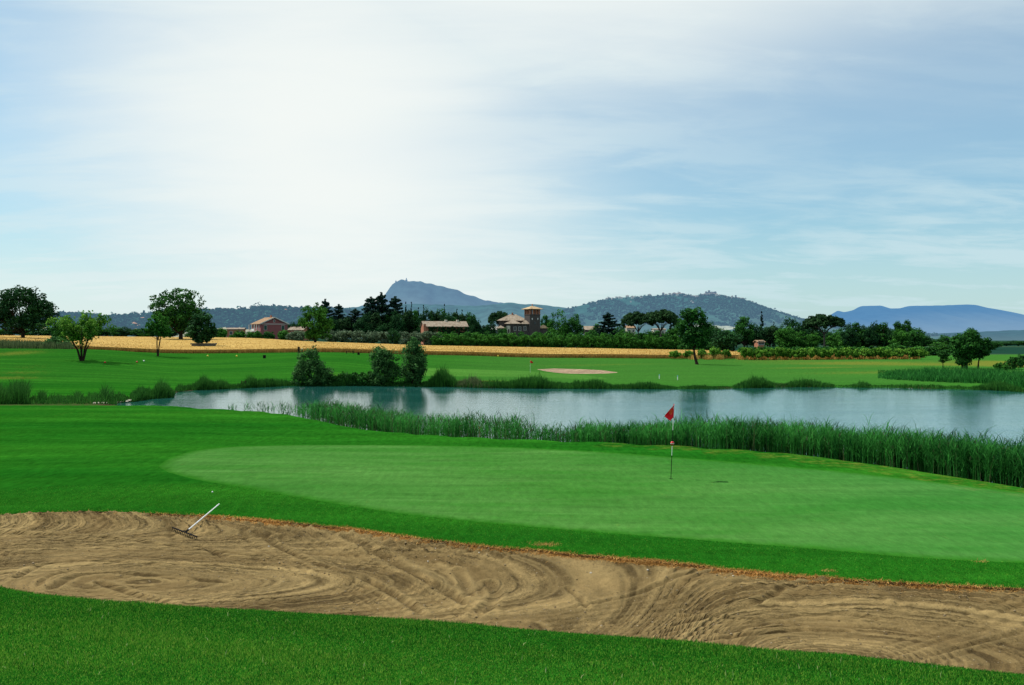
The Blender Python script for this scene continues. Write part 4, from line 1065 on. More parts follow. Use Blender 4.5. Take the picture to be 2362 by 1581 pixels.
# wood behind the olive row
for u, top, w_, lab in ((750, 691, 38, 'dark cedar with a pointed top just right of the light green tree'), (781, 703, 40, 'smaller layered cedar left of the main cedar group'), (820, 713, 46, 'low spreading cedar at the left foot of the main cedar group'),
                   (856, 686, 54, 'layered cedar, left of the three tallest cedars'), (880, 676, 46, 'tallest pointed cedar, in the middle of the three tallest'), (912, 685, 56, 'wide flat topped cedar, right of the three tallest')):
    put('cedar', u, top, 452, w_, lab)
for u, top, lab in ((936, 696, 'narrow cypress spire, first right of the cedar group'), (949, 696, 'narrow cypress spire, second right of the cedar group'), (965, 709, 'short cypress tip, third right of the cedar group'), (977, 703, 'cypress tip left of the gap above the farm building'),
               (1025, 701, 'tallest lone cypress tip above the brick farm building'), (1054, 712, 'small cypress tip above the right part of the brick farm building'), (1066, 714, 'last small cypress tip right above the brick farm building')):
    put('spire', u, top, 470, 12, lab)
GW = 'dark trees of the wood behind the olive row and the farm building'
LW = 'dark tree merging into the wood behind the olives and the brick farm building'
for i, (u, top, w_) in enumerate(((762, 728, 34), (790, 732, 36), (812, 740, 34), (838, 724, 40), (866, 722, 36), (893, 720, 38), (918, 716, 36), (938, 714, 36), (960, 717, 34), (982, 714, 36), (1004, 718, 34), (1022, 715, 34),
                                  (1042, 718, 36), (1060, 719, 36), (1080, 722, 36), (1096, 727, 28), (775, 748, 36), (826, 748, 36), (880, 745, 38), (930, 742, 38), (975, 742, 38), (1100, 745, 30), (1118, 750, 26), (1134, 756, 22))):
    put(('dark', 'pine', 'deep')[i % 3], u, top, 440 + (i % 3) * 6, w_, LW, GW)
# poplar hedge, left of the light green tree
for u, top in ((672, 741), (688, 739), (703, 744)): put('dark', u, top, 400, 26, 'dark tree behind the outbuilding right of the pink farmhouse', 'dark trees behind the outbuilding')
# trees round the villa
put('umbrella', 1152, 716, 425, 50, 'round headed stone pine left of the villa with the tower')
put('dark', 1133, 742, 420, 26, 'dark small tree at the left foot of the stone pine beside the villa')
put('deep', 1256, 728, 425, 28, 'dark tree showing just right of the villa tower')
put('mid', 1287, 716, 385, 50, 'big rounded green tree right of the villa tower')
put('deep', 1323, 728, 385, 46, 'deep green rounded tree joined to the right of the big villa tree')  # deeper leaf green than its neighbour
put('deep', 1160, 756, 392, 26, 'ivy green tree in front of the left wing of the villa')
put('cedar', 1402, 722, 350, 52, 'open layered cedar between the villa trees and the stone pines')
put('deep', 1375, 748, 365, 34, 'dark tree left of the open layered cedar'); put('deep', 1425, 752, 360, 34, 'dark tree right behind the open layered cedar')
t = put('umbrella', 1472, 717, 325, 74, 'ragged stone pine with a slanting crown, left of the pair by the field'); t = put('umbrella', 1524, 712, 318, 80, 'wide flat crowned stone pine, right of the pair by the field')
put('spire', 1547, 737, 330, 20, 'dark cypress right under the crown of the wide stone pine')
for u, top, w_, lab in ((1443, 764, 40, 'bright low tree under the left of the stone pines'), (1498, 762, 44, 'bright low tree between the two stone pine trunks'), (1560, 752, 44, 'green tree between the wide stone pine and the lone leaning tree'), (1590, 768, 36, 'low green tree behind the trunk of the lone leaning tree')):
    put('mid', u, top, 330, w_, lab)
for key, u, top, w_, Y, lab in (('deep', 1640, 744, 46, 370, 'dark tree behind the crown of the lone leaning tree'), ('dark', 1673, 755, 66, 250, 'big round dark tree right of the lone leaning tree'), ('deep', 1717, 731, 46, 350, 'tall tree behind the big round dark tree'),
                           ('dark', 1745, 748, 46, 355, 'dark tree left of the small red house'), ('pine', 1776, 750, 46, 360, 'dark pine right behind the small red house'), ('dark', 1800, 748, 40, 375, 'dark tree below the thin fir'),
                           ('dark', 1832, 734, 56, 345, 'large rounded dark tree left of the third stone pine'), ('dark', 1868, 738, 50, 350, 'dark tree directly left of the third stone pine'), ('mid', 1812, 757, 50, 320, 'bright tree in front of the large rounded dark trees'),
                           ('mid', 1846, 764, 46, 320, 'lower bright tree in front of the large rounded dark trees'), ('mid', 1876, 770, 36, 320, 'small bright tree left of the third stone pine trunk'), ('mid', 1925, 764, 44, 320, 'bright tree right of the third stone pine trunk'),
                           ('bush', 1960, 778, 40, 315, 'green bush below the tall dark trees')):
    put(key, u, top, Y, w_, lab)
put('umbrella', 1901, 723, 290, 92, 'third stone pine, dome shaped, standing at the right end of the row')
put('spire', 1757, 718, 430, 18, 'thin ragged fir poking above the dark trees')
put('spire', 1785, 742, 430, 12, 'small conifer tip right of the thin ragged fir')
LP = 'tall dark tree in the dense group left of the windblown clump'; GP = 'tall dark trees in the dense group left of the windblown clump'
for i, (u, top, w_) in enumerate(((1955, 748, 34), (1975, 744, 30), (1992, 748, 32), (2010, 744, 32), (2032, 742, 30), (2050, 750, 30), (1965, 762, 36), (2000, 760, 40), (2035, 762, 36))):
    put(('dark', 'poplar', 'dark')[i % 3], u, top, 315 + i % 3 * 4, w_, LP, GP)
for key, u, top, w_, Y, lab in (('poplar', 2072, 740, 26, 330, 'left of two taller poplars at the end of the dense group'), ('poplar', 2092, 739, 28, 330, 'right of two taller poplars at the end of the dense group'), ('mid', 2078, 762, 40, 305, 'bright green tree below the two taller poplars'),
                           ('deep', 2112, 758, 44, 310, 'rounded tree right of the two taller poplars'), ('deep', 2130, 770, 30, 315, 'lower tree at the right end of the dense group'), ('bush', 2062, 794, 56, 230, 'grey green shrub mound before the bright green tree'),
                           ('bush', 2115, 799, 44, 230, 'grey green shrub right of the shrub mound'), ('dbush', 2150, 800, 34, 228, 'round dark bush at the end of the fruit bush row'), ('deep', 2145, 780, 40, 420, 'distant tree behind the round dark bush'),
                           ('deep', 2180, 774, 40, 430, 'distant tree left behind the windblown clump'), ('mid', 2165, 790, 60, 300, 'low green tree left behind the windblown clump'), ('deep', 2290, 788, 36, 330, 'tree right behind the windblown clump'), ('deep', 2190, 806, 30, 250, 'bush at the left foot behind the windblown clump')):
    put(key, u, top, Y, w_, lab)
for i, u in enumerate((2060, 2090, 2122)): put('bush', u, 806 + i, 226, 30, 'low green bush at the end of the fruit bush row', 'low bushes at the end of the fruit bush row')
for i, u in enumerate(range(2210, 2480, 26)): put('dark' if i % 2 else 'deep', u, 786 + (i * 7) % 5, 620, 34, 'far tree in the line beyond the white bridge', 'far trees beyond the white bridge')
LK = 'green tree in the backdrop belt behind the stone pines and the lone tree'; GK = 'backdrop belt of trees on the right'
for i, u in enumerate(range(1425, 2130, 23)):
    put(('deep', 'dark', 'mid', 'deep')[i % 4], u + rng.uniform(-5, 5), 757 + (i * 7) % 9 + (6 if u < 1600 else 0), 385 + (i * 11) % 14, 40, LK, GK)
LE = 'dark tree of the low far line behind the windblown clump'; GE = 'trees of the low far line behind the windblown clump'
for i, u in enumerate(range(2135, 2480, 21)):
    put(('deep', 'dark')[i % 2], u + rng.uniform(-5, 5), 786 + (i * 5) % 6, 520 + (i * 7) % 20, 36, LE, GE)
# olives, orchard, vines
LO = 'grey green olive tree in the dense row behind the wheat'; GO = 'olive trees in the row behind the wheat'
for i, u in enumerate((676, 694, 765, 789, 812, 836, 860, 884, 935, 958, 981, 1003)):
    put('olive', u, (766, 763, 763, 761, 763, 764, 763, 765, 766, 765, 764, 768)[i], 306, 33 + 3 * (i % 2), LO, GO)
put('dark', 910, 757, 302, 30, 'small dark lollipop shaped tree in front of the olive row')
LR = 'green fruit tree in the long orchard row behind the wheat'; GR = 'orchard trees in the long row behind the wheat'
for i, u in enumerate(range(1008, 1560, 22)):
    put('orchard', u + rng.uniform(-3, 3), 769 - (u - 1008) * -.006 + rng.uniform(-2, 2), 304, 31, LR, GR)
for i, u in enumerate(range(1020, 1560, 27)):
    put('orchard', u + rng.uniform(-4, 4), 765 + (u - 1008) * .006 + rng.uniform(-2, 2), 322, 36, 'green fruit tree in the second orchard row, just behind the first', 'orchard trees in the second row')
for i, u in enumerate((1585, 1612, 1635, 1655)): put('dbush', u, 788 + i % 2 * 4, 296, 36, 'low shrub behind the wheat near the lone leaning tree', 'low shrubs by the lone leaning tree')
LB = 'bright leafy fruit bush in the row at the right end of the wheat'; GB = 'fruit bushes in the row at the right end of the wheat'
for i, (u, top, w_) in enumerate([(1557, 808, 24), (1589, 808, 26), (1620, 806, 26), (1648, 799, 30), (1674, 806, 22)] + [(u, 802 + (k * 5) % 3, 28) for k, u in enumerate(range(1724, 2125, 25))]):
    put('bbush', u, top, 184 if u > 1700 else 187, w_, LB, GB)
x0, y0, z0 = place(1712, Y=232); x1, y1, z1 = place(2045, Y=232)
for k in range(3):
    Yk = 222 + 14 * k; t = thing('vine_row', ('front', 'middle', 'rear')[k] + ' of three long leafy vine rows behind the fruit bushes', 'hedge', (xat(1875, Yk), Yk, gz(xat(1875, Yk), Yk)))
    bush_parts(t, [(px((j - 12) * 13.5, Yk), 0, 1.1, 1.0, .6, .85) for j in range(25)], LM['deep' if k else 'mid'], RG(200 + k), n=230, per=26, size=.34, crad=.45, stems=False, name='foliage')
    mb = MB()
    for j in range(13): mb.tube([(px((j - 6) * 27, Yk), 0, -.1), (px((j - 6) * 27, Yk), 0, 1.2)], .05, 5, False)
    mb.build('stem', BARK, t)
# bushes by the farmhouse, tree line behind the wheat on the left
for u, top, w_, Y, key, lab in ((515, 757, 27, 318, 'bush', 'round clipped bush left of the low red outbuilding'), (552, 763, 26, 318, 'bush', 'rounded bush in front of the low red outbuilding'), (578, 765, 22, 318, 'bush', 'bush in front of the left corner of the pink farmhouse'), (592, 764, 24, 318, 'bush', 'bush in front of the balcony side of the pink farmhouse'),
                         (619, 764, 26, 318, 'dbush', 'dark bush in front of the middle of the pink farmhouse'), (651, 762, 29, 318, 'bush', 'round bush in front of the right corner of the pink farmhouse'), (537, 772, 16, 312, 'bush', 'lowest small bush between the round clipped bush and the outbuilding')):
    put(key, u, top, Y, w_, lab)
LL = 'green tree in the distant line behind the wheat on the left'; GL_ = 'trees of the distant line behind the wheat on the left'
for i, u in enumerate(range(-20, 345, 22)):
    put(('deep', 'mid', 'dark')[i % 3], u + rng.uniform(-5, 5), 754 + (i * 5) % 7, 335, 34, LL, GL_)
for i, u in enumerate((352, 376, 395, 440, 482, 500)): put(('deep', 'mid')[i % 2], u, 757 + i % 3, 338, 32, LL, GL_)

# ---------------------------------------------------------------- reeds and bank growth
def stems(P, h, r, mat_t, nl=5, wl=.028, ll=.5):
    n = len(P); parts = [blades(P, h, np.full(n, .02), r.uniform(.02, .14, n), mat_t, r, .1)]
    for k in range(nl):
        f = r.uniform(.3, .98, n); Q = P.copy(); Q[:, 2] += h * f
        L = ll * r.uniform(.6, 1.3, n) * np.minimum(1, h / 1.2)
        parts.append(blades(Q, L, wl * r.uniform(.7, 1.4, n), r.uniform(.4, 1.1, n), np.clip(mat_t + r.normal(0, .15, n), 0, 1), r, .35))
    return parts
r = RG(61)
cr = np.array([(xat(u, CZ * F / (rw - HR)), CZ * F / (rw - HR)) for u, rw in CREST])[::-1]
sg = np.r_[0, np.cumsum(np.hypot(*(cr[1:] - cr[:-1]).T))]
topk = {'u': [430, 560, 640, 690, 720, 900, 1000, 1080, 1100, 1160, 1200, 1290, 1305, 1420, 1530, 1600, 1720, 1900, 1985, 2020, 2120, 2260, 2362, 2600],
        'h': [.03, .20, .30, .36, .50, .38, .42, .66, .48, .66, .34, .20, .40, .42, .56, .86, .86, .80, .52, .80, .82, .76, .74, .74]}
def vn(x, sc, seed):
    t = np.random.default_rng(seed).uniform(size=4000); return np.interp(np.asarray(x) / sc + 1000, np.arange(4000), t)
def reed_batch(n, umin, umax, label, seed):
    r = RG(seed); t = r.uniform(0, sg[-1], n)
    Xc, Yc = np.interp(t, sg, cr[:, 0]), np.interp(t, sg, cr[:, 1])
    uc = U0 + F * Xc / Yc; k = (uc > umin) & (uc < umax)
    dens = np.interp(uc, [500, 640, 700, 800, 2362], [.10, .16, .55, .8, 1.0]); cl_ = .15 + .5 * vn(t, 1.7, 5) + .45 * vn(t, .6, 6)
    k &= r.uniform(size=n) < dens * (.45 + .55 * cl_); t, Xc, Yc, uc, cl_ = t[k], Xc[k], Yc[k], uc[k], cl_[k]; n = len(t)
    o_ = r.uniform(.35, 3.3, n); P = np.c_[Xc + o_ * .3, Yc + o_, np.zeros(n)]
    P[:, 2] = land(P[:, 0], P[:, 1])
    ht = np.interp(uc, topk['u'], topk['h']) * (.80 + .28 * cl_) * r.normal(.88, .13, n) - P[:, 2]
    tall = r.uniform(size=n) < .012; ht = np.where(tall, ht + .35, ht)
    tn = np.clip(.42 + .22 * r.normal(size=n) + .55 * (vn(t, .9, 31) - .5) - .1 * (o_ > 2), 0, 1)
    stuff('reeds', label, 'reeds', stems(P, np.maximum(ht, .2), r, tn, 9, .019, .46), LM['reed'])
reed_batch(7000, 500, 1290, 'thin band of green reeds along the near pond bank left of the flag', 62)
reed_batch(16500, 1290, 2900, 'tall dense green reeds along the near pond bank behind and right of the flag', 63)

r = RG(64); t = r.uniform(0, sg[-1], 1500); Xc, Yc = np.interp(t, sg, cr[:, 0]), np.interp(t, sg, cr[:, 1]); uc = U0 + F * Xc / Yc
k = (uc > 700) & (uc < 2800); t, Xc, Yc, uc = t[k], Xc[k], Yc[k], uc[k]; n = len(t); o_ = r.uniform(.3, 2.6, n); P = np.c_[Xc + o_ * .3, Yc + o_, np.zeros(n)]; P[:, 2] = land(P[:, 0], P[:, 1])
ht = np.interp(uc, topk['u'], topk['h']) * r.uniform(.5, 1.2, n) + r.uniform(0, .3, n) * (r.uniform(size=n) < .3) - P[:, 2]
parts = [blades(P, ht, np.full(n, .016), r.uniform(.02, .3, n), np.clip(r.normal(.5, .3, n), 0, 1), r, .1)]
Q = P.copy(); Q[:, 2] += ht * .93; parts.append(blades(Q, r.uniform(.12, .22, n), np.full(n, .035), r.uniform(.2, .9, n), np.full(n, .2), r, .4))
stuff('dead_reeds', 'scattered tan dead reed stalks with seed heads among the near green reeds', 'reeds', parts, LM['weed'])

def on_far_bank(u, dist, r):
    """points a given distance beyond the far shore"""
    us = np.array([a for a, b in FAR]); rs = np.array([b for a, b in FAR])
    Ysh = (CZ - ZW) * F / (np.interp(u, us, rs) - HR)
    Y = Ysh + dist; X = xat(u, Y); return np.c_[X, Y, land(X, Y)]
def bank(name, label, cat, segs, mat, seed, wide=.05, lean=.35):
    r = RG(seed); parts = []
    for (u0, u1, h, dmax, n) in segs:
        u = r.uniform(u0, u1, n); c_ = .35 + .55 * vn(u, 26, seed) + .3 * vn(u, 7, seed + 5) * vn(u, 60, seed + 9) + .15 * vn(u, 3, seed + 7); e_ = np.minimum(1, np.minimum(u - u0, u1 - u) / (.42 * (u1 - u0)) * .75 + .25)
        P = on_far_bank(u, r.uniform(-.35, dmax, n), r); hh = h * c_ * e_ * r.uniform(.45, 1.1, n) * np.where(r.uniform(size=n) < .05, 1.5, 1.0)
        parts.append(blades(P, hh, wide * r.uniform(.6, 1.4, n), r.uniform(.05, lean, n), np.clip(r.normal(.45, .25, n), 0, 1), r, .3))
    stuff(name, label, cat, parts, LM[mat])
bank('bank_reeds', 'green reeds and grass fringing the far shore of the pond', 'reeds',
     [(258, 300, .9, 2, 500), (300, 352, 1.7, 5, 3200), (345, 402, 1.3, 4, 3600), (402, 430, .7, 2, 500), (425, 530, 1.45, 3, 5200), (520, 690, .95, 2, 4500), (555, 600, 1.3, 1.5, 500), (975, 1060, 1.7, 3, 4600), (1040, 1110, .8, 1.5, 1200), (1095, 1320, 1.55, 2.6, 8500), (1300, 1420, 1.0, 2, 3400),
      (1400, 1560, .75, 1.6, 3400), (1545, 1700, .40, 1.2, 2400), (1690, 1810, 1.25, 2, 2600), (1800, 1925, .95, 2, 2200), (1760, 1785, 1.1, 1.5, 500), (1900, 2362, .38, 1.2, 3400), (1960, 2010, .8, 2, 700), (2240, 2362, .9, 2, 2400)], 'bank', 71)
bank('dark_bank_grass', 'dark rank grass under the willow bushes at the water line', 'grass', [(665, 1000, .9, 1.2, 5200), (765, 855, 1.5, 1.2, 3000)], 'deep', 72)
bank('dry_bank_grass', 'pale dry grass on the far bank between the willows and the reeds', 'grass', [(1035, 1160, .95, 2.5, 2600), (1700, 1860, .35, 1.5, 900)], 'weed', 73)
# growth on the muddy left end of the pond
r = RG(74); parts = []
for (u0, u1, Y0, Y1, h, n) in ((-30, 66, 76, 84, 2.0, 2600), (-60, 270, 76, 84, .75, 3200), (90, 105, 78, 83, 1.3, 260), (160, 178, 78, 83, 1.2, 240), (235, 262, 78, 84, 1.4, 420)):
    u = r.uniform(u0, u1, n); Yv = r.uniform(Y0, Y1, n); X = xat(u, Yv); c_ = .25 + .75 * vn(u, 9, 8) + .2 * vn(u, 3, 9)
    parts.append(blades(np.c_[X, Yv, land(X, Yv)], h * c_ * r.uniform(.5, 1.15, n), .045 * r.uniform(.6, 1.4, n), r.uniform(.05, .5, n), np.clip(r.normal(.45, .22, n), 0, 1), r))
stuff('marsh_grass', 'patchy marsh grass on the muddy ditch at the left end of the pond', 'grass', parts, LM['bank'])
# big reed bank on the right
r = RG(75); n = 15000; u = r.uniform(2025, 2560, n); Yv = r.uniform(112, 138, n)
near = np.interp(u, [2025, 2060, 2180, 2290, 2330, 2560], [122, 119, 113.5, 110, 104, 102]); Yv = near + 2.2 * (vn(u, 16, 14) - .5) + (Yv - 112) * .75; X = xat(u, Yv)
c_ = .45 + .4 * vn(X + Yv * .3, 2.6, 12) + .3 * vn(X - Yv, 1.3, 13)
parts = [blades(np.c_[X, Yv, land(X, Yv)], 1.35 * c_ * np.clip((u - 2000) / 140, .15, 1) * r.uniform(.45, 1.1, n), .07 * r.uniform(.6, 1.4, n), r.uniform(.1, .6, n), np.clip(r.normal(.32, .2, n), 0, 1), r)]
stuff('reed_bank', 'broad dark green reed bank on the right beyond the pond', 'reeds', parts, LM['reed'])
# tall weeds left, wheat ears, tufts between the fruit bushes
r = RG(76); n = 5200; u = r.uniform(-60, 170, n); Yv = r.uniform(167, 182, n); X = xat(u, Yv)
stuff('tall_weeds', 'strip of tall grey green weeds between the left mound and the wheat', 'weeds', [blades(np.c_[X, Yv, land(X, Yv)], r.uniform(.7, 1.5, n), .07 * r.uniform(.6, 1.4, n), r.uniform(.05, .4, n), np.clip(r.normal(.4, .25, n), 0, 1), r)], LM['weed'])
M['ears'] = mat_leaf('wheat_ears', (.34, .19, .05), (.60, .40, .12), .2)
r = RG(77); n = 52000; u = r.uniform(-60, 2120, n); Yv = 186 + 112 * r.uniform(size=n) ** 1.6; X = xat(u, Yv); k = in_wheat(X, Yv); X, Yv = X[k], Yv[k]; n = len(X)
parts = [blades(np.c_[X, Yv, land(X, Yv) + .62], r.uniform(.10, .30, n), .14 * r.uniform(.5, 1.3, n), r.uniform(.1, .7, n), np.clip(r.normal(.5, .25, n), 0, 1), r)]
t_ = r.uniform(0, 1, 26000); i_ = (t_ * (len(wfp) - 1)); X = np.interp(i_, np.arange(len(wfp)), wfp[:, 0]); Yv = np.interp(i_, np.arange(len(wfp)), wfp[:, 1]) + r.uniform(-.45, .2, 26000)
parts.append(blades(np.c_[X, Yv, land(X, Yv)], r.uniform(.45, .88, 26000), .07 * r.uniform(.6, 1.4, 26000), r.uniform(.02, .25, 26000), np.clip(r.normal(.12, .22, 26000), 0, 1), r))
V, Fs, T = merge(parts)
tag(nmesh('wheat', V, Fs, M['ears'], attrs={'tint': T}), 'ripe golden wheat standing in the field behind the far fairway', 'wheat', kind='stuff')
r = RG(78); parts = []
for k, u in enumerate(list(range(1712, 2120, 25)) + [1603, 1634, 1662]):
    n = 260; X = xat(u, 185) + r.normal(0, .38, n); Yv = 185.6 + r.normal(0, .4, n)
    parts.append(blades(np.c_[X, Yv, land(X, Yv)], r.uniform(.5, 1.15, n), .07 * r.uniform(.6, 1.4, n), r.uniform(.05, .5, n), np.clip(r.normal(.65, .2, n), 0, 1), r))
stuff('dry_tufts', 'straw coloured tufts between the fruit bushes at the end of the wheat', 'dry grass', parts, M['ears'])
# ---------------------------------------------------------------- hills
def mat_hill(name, wood, field, airc, air, sc, thr=.6, wood2=None, vary=1.0):
    m, nt = newmat(name); q = NT(nt)
    v = q.coord(scale=(1, .5, 1.2)); 
    vo = q.n('ShaderNodeTexVoronoi'); vo.inputs['Scale'].default_value = sc; q.l(v, vo.inputs[0])
    sp = q.n('ShaderNodeSeparateColor'); q.l(vo.outputs['Color'], sp.inputs[0])
    n1 = q.noise(v, sc * .35, 4, .6); n2 = q.noise(v, sc * 4, 4, .7)
    hf = q.attr('tint')
    fm = q.ss(q.math('ADD', q.math('MULTIPLY', sp.outputs[0], .5), q.math('ADD', q.math('MULTIPLY', n1, .7), q.math('MULTIPLY', hf, -.45))), thr, thr + .05)
    w_ = q.mix(q.ss(n2, .35, .65), wood, wood2 or tuple(x * 1.9 for x in wood))
    f_ = q.mix(sp.outputs[1], field, tuple(x * .55 for x in field))
    fm = q.math('MULTIPLY', fm, q.ss(n2, .30, .52))
    c = q.mix(fm, w_, f_)
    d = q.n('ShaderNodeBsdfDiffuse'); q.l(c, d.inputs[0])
    e = q.n('ShaderNodeEmission'); lowc = tuple(x_ * .6 + y_ * .4 for x_, y_ in zip(airc, (.42, .56, .66)))  # haze painted in as a bluish glow, paler towards the foot
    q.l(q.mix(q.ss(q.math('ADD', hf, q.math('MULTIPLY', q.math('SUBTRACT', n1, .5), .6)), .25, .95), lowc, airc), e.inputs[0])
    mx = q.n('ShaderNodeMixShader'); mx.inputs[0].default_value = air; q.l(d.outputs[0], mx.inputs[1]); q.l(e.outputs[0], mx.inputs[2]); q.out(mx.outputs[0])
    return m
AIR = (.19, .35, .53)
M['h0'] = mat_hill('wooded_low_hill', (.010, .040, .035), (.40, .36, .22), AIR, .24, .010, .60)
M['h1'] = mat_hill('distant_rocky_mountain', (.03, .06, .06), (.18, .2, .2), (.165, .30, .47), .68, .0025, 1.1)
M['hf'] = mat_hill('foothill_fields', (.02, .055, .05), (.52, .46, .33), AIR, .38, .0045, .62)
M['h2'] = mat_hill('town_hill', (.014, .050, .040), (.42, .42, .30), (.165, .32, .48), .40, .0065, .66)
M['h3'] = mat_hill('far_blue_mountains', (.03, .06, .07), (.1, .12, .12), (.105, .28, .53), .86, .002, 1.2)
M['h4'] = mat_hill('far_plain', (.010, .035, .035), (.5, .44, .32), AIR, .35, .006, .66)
def hill(name, prof, Y0, D1, D2, mat, rough=.0, gully=.0, seed=1, p=1.25, floor=-8):
    r = RG(seed); us = np.arange(prof[0][0], prof[-1][0] + 1, 4.0 if Y0 < 6000 else 5.0)
    rw = np.interp(us, [a for a, b in prof], [b for a, b in prof]); k = np.exp(-.5 * (np.arange(-2, 3) / 1.0) ** 2); k /= k.sum()
    rw[2:-2] = np.convolve(rw, k, 'valid')
    rw = rw + rough * np.convolve(r.normal(size=len(us) + 2), [.3, .5, .3], 'valid')
    X = (us - U0) / F * Y0; Zr = np.maximum(zat(rw, Y0), floor + .5)
    fr = np.linspace(0, 1, 34); V = []; T = []
    ph = r.uniform(0, 6.28, 5)
    for s in fr:
        g = gully * (s * (1 - s)) * 4 * (np.sin(X / (Y0 * .018) + ph[0] + 3 * s) * .5 + np.sin(X / (Y0 * .0075) + ph[1] + 5 * s) * .35 + .2 * np.sin(X / (Y0 * .0033) + ph[2]))
        V.append(np.c_[X, np.full(len(X), Y0 - D1 * (1 - s)), floor + (Zr - floor) * (s ** p) * (1 + g * .5)]); T.append(np.full(len(X), s))
    for s in np.linspace(.1, 1, 8):
        V.append(np.c_[X, np.full(len(X), Y0 + D2 * s), floor + (Zr - floor) * (1 - s) ** 1.1]); T.append(np.full(len(X), 1.0))
    n = len(us); m = len(V); V = np.vstack(V); idx = np.arange(n * m).reshape(m, n)
    fq = np.stack([idx[:-1, :-1], idx[:-1, 1:], idx[1:, 1:], idx[1:, :-1]], -1).reshape(-1, 4)
    tag(nmesh(name, V, fq, mat, attrs={'tint': np.concatenate(T)}, smooth=True), kind='structure')
    def on(u, s):
        z = zat(np.interp(u, us, rw), Y0); X_ = (u - U0) / F * Y0
        g = gully * (s * (1 - s)) * 4 * (np.sin(X_ / (Y0 * .018) + ph[0] + 3 * s) * .5 + np.sin(X_ / (Y0 * .0075) + ph[1] + 5 * s) * .35 + .2 * np.sin(X_ / (Y0 * .0033) + ph[2]))
        return np.stack([X_, Y0 - D1 * (1 - s) + 0 * X_, floor + (z - floor) * (s ** p) * (1 + g * .5)], -1)
    return on
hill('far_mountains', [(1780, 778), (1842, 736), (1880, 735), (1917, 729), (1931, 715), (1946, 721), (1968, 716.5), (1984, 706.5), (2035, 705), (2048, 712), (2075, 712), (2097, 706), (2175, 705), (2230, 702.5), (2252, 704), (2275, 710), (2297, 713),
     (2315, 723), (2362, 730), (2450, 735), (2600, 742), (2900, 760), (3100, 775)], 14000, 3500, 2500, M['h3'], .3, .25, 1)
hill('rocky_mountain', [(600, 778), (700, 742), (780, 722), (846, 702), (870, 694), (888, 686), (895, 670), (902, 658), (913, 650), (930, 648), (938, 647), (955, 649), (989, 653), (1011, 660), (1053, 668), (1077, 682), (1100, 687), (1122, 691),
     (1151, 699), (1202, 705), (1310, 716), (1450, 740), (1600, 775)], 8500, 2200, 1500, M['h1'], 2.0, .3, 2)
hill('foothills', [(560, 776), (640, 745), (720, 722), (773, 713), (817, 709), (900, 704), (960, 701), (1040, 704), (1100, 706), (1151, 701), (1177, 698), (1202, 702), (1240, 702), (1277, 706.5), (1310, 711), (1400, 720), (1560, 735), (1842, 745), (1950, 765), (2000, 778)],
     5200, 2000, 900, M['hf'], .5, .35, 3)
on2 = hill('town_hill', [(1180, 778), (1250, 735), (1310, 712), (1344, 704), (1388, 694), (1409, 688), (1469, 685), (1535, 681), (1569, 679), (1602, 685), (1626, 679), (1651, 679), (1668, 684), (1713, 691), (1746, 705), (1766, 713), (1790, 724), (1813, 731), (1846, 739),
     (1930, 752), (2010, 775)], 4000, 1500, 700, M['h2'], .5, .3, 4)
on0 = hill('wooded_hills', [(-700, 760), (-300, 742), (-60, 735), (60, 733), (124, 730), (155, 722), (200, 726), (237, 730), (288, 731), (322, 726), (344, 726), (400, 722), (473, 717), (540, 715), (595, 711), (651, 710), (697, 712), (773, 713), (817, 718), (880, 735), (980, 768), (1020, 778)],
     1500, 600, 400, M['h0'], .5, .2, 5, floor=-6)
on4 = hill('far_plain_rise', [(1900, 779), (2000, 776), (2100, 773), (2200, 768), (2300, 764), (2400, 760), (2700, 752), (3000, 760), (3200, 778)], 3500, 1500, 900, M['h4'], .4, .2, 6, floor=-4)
# woods and single trees on the hills
def wood(name, label, on, n, ur, sr, size, mat, seed, ridge=.0):
    r = RG(seed); u = r.uniform(*ur, n); s = r.uniform(*sr, n); kk = (vn(u, 17, seed) * .5 + vn(s * 100, 9, seed + 1) * .3 + vn(u + s * 300, 23, seed + 2) * .4) > .42; u, s = u[kk], s[kk]; n = len(u); k = r.uniform(size=n) < ridge; s = np.where(k, r.uniform(.96, 1.0, n), s)
    P = on(u, s); sz = size * np.exp(r.normal(0, .35, n)); P[:, 2] += sz * .12
    V, Fs, T = leaves(P, sz * .5, 16, size * .6, r, 1.0, .4, shell=.3, tint=r.normal(.4, .2, n))
    tag(nmesh(name, V, Fs, mat, attrs={'tint': T}), label, 'woodland', kind='stuff')
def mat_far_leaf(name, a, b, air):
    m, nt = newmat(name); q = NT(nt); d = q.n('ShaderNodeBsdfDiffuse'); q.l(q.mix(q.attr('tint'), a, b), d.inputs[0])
    e = q.n('ShaderNodeEmission'); e.inputs[0].default_value = (*AIR, 1); mx = q.n('ShaderNodeMixShader'); mx.inputs[0].default_value = air  # glow mixed into the leaves stands in for haze
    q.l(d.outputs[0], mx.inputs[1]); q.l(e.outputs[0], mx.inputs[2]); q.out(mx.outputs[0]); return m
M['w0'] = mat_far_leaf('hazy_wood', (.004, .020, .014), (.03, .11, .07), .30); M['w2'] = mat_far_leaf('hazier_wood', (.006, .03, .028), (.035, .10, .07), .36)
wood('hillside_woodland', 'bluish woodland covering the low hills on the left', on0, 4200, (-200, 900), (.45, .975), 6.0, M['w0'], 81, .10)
wood('hillside_woodland', 'bluish woodland covering the hill with the hilltop castle', on2, 5600, (1260, 1960), (.35, .985), 8.5, M['w2'], 82, .04)

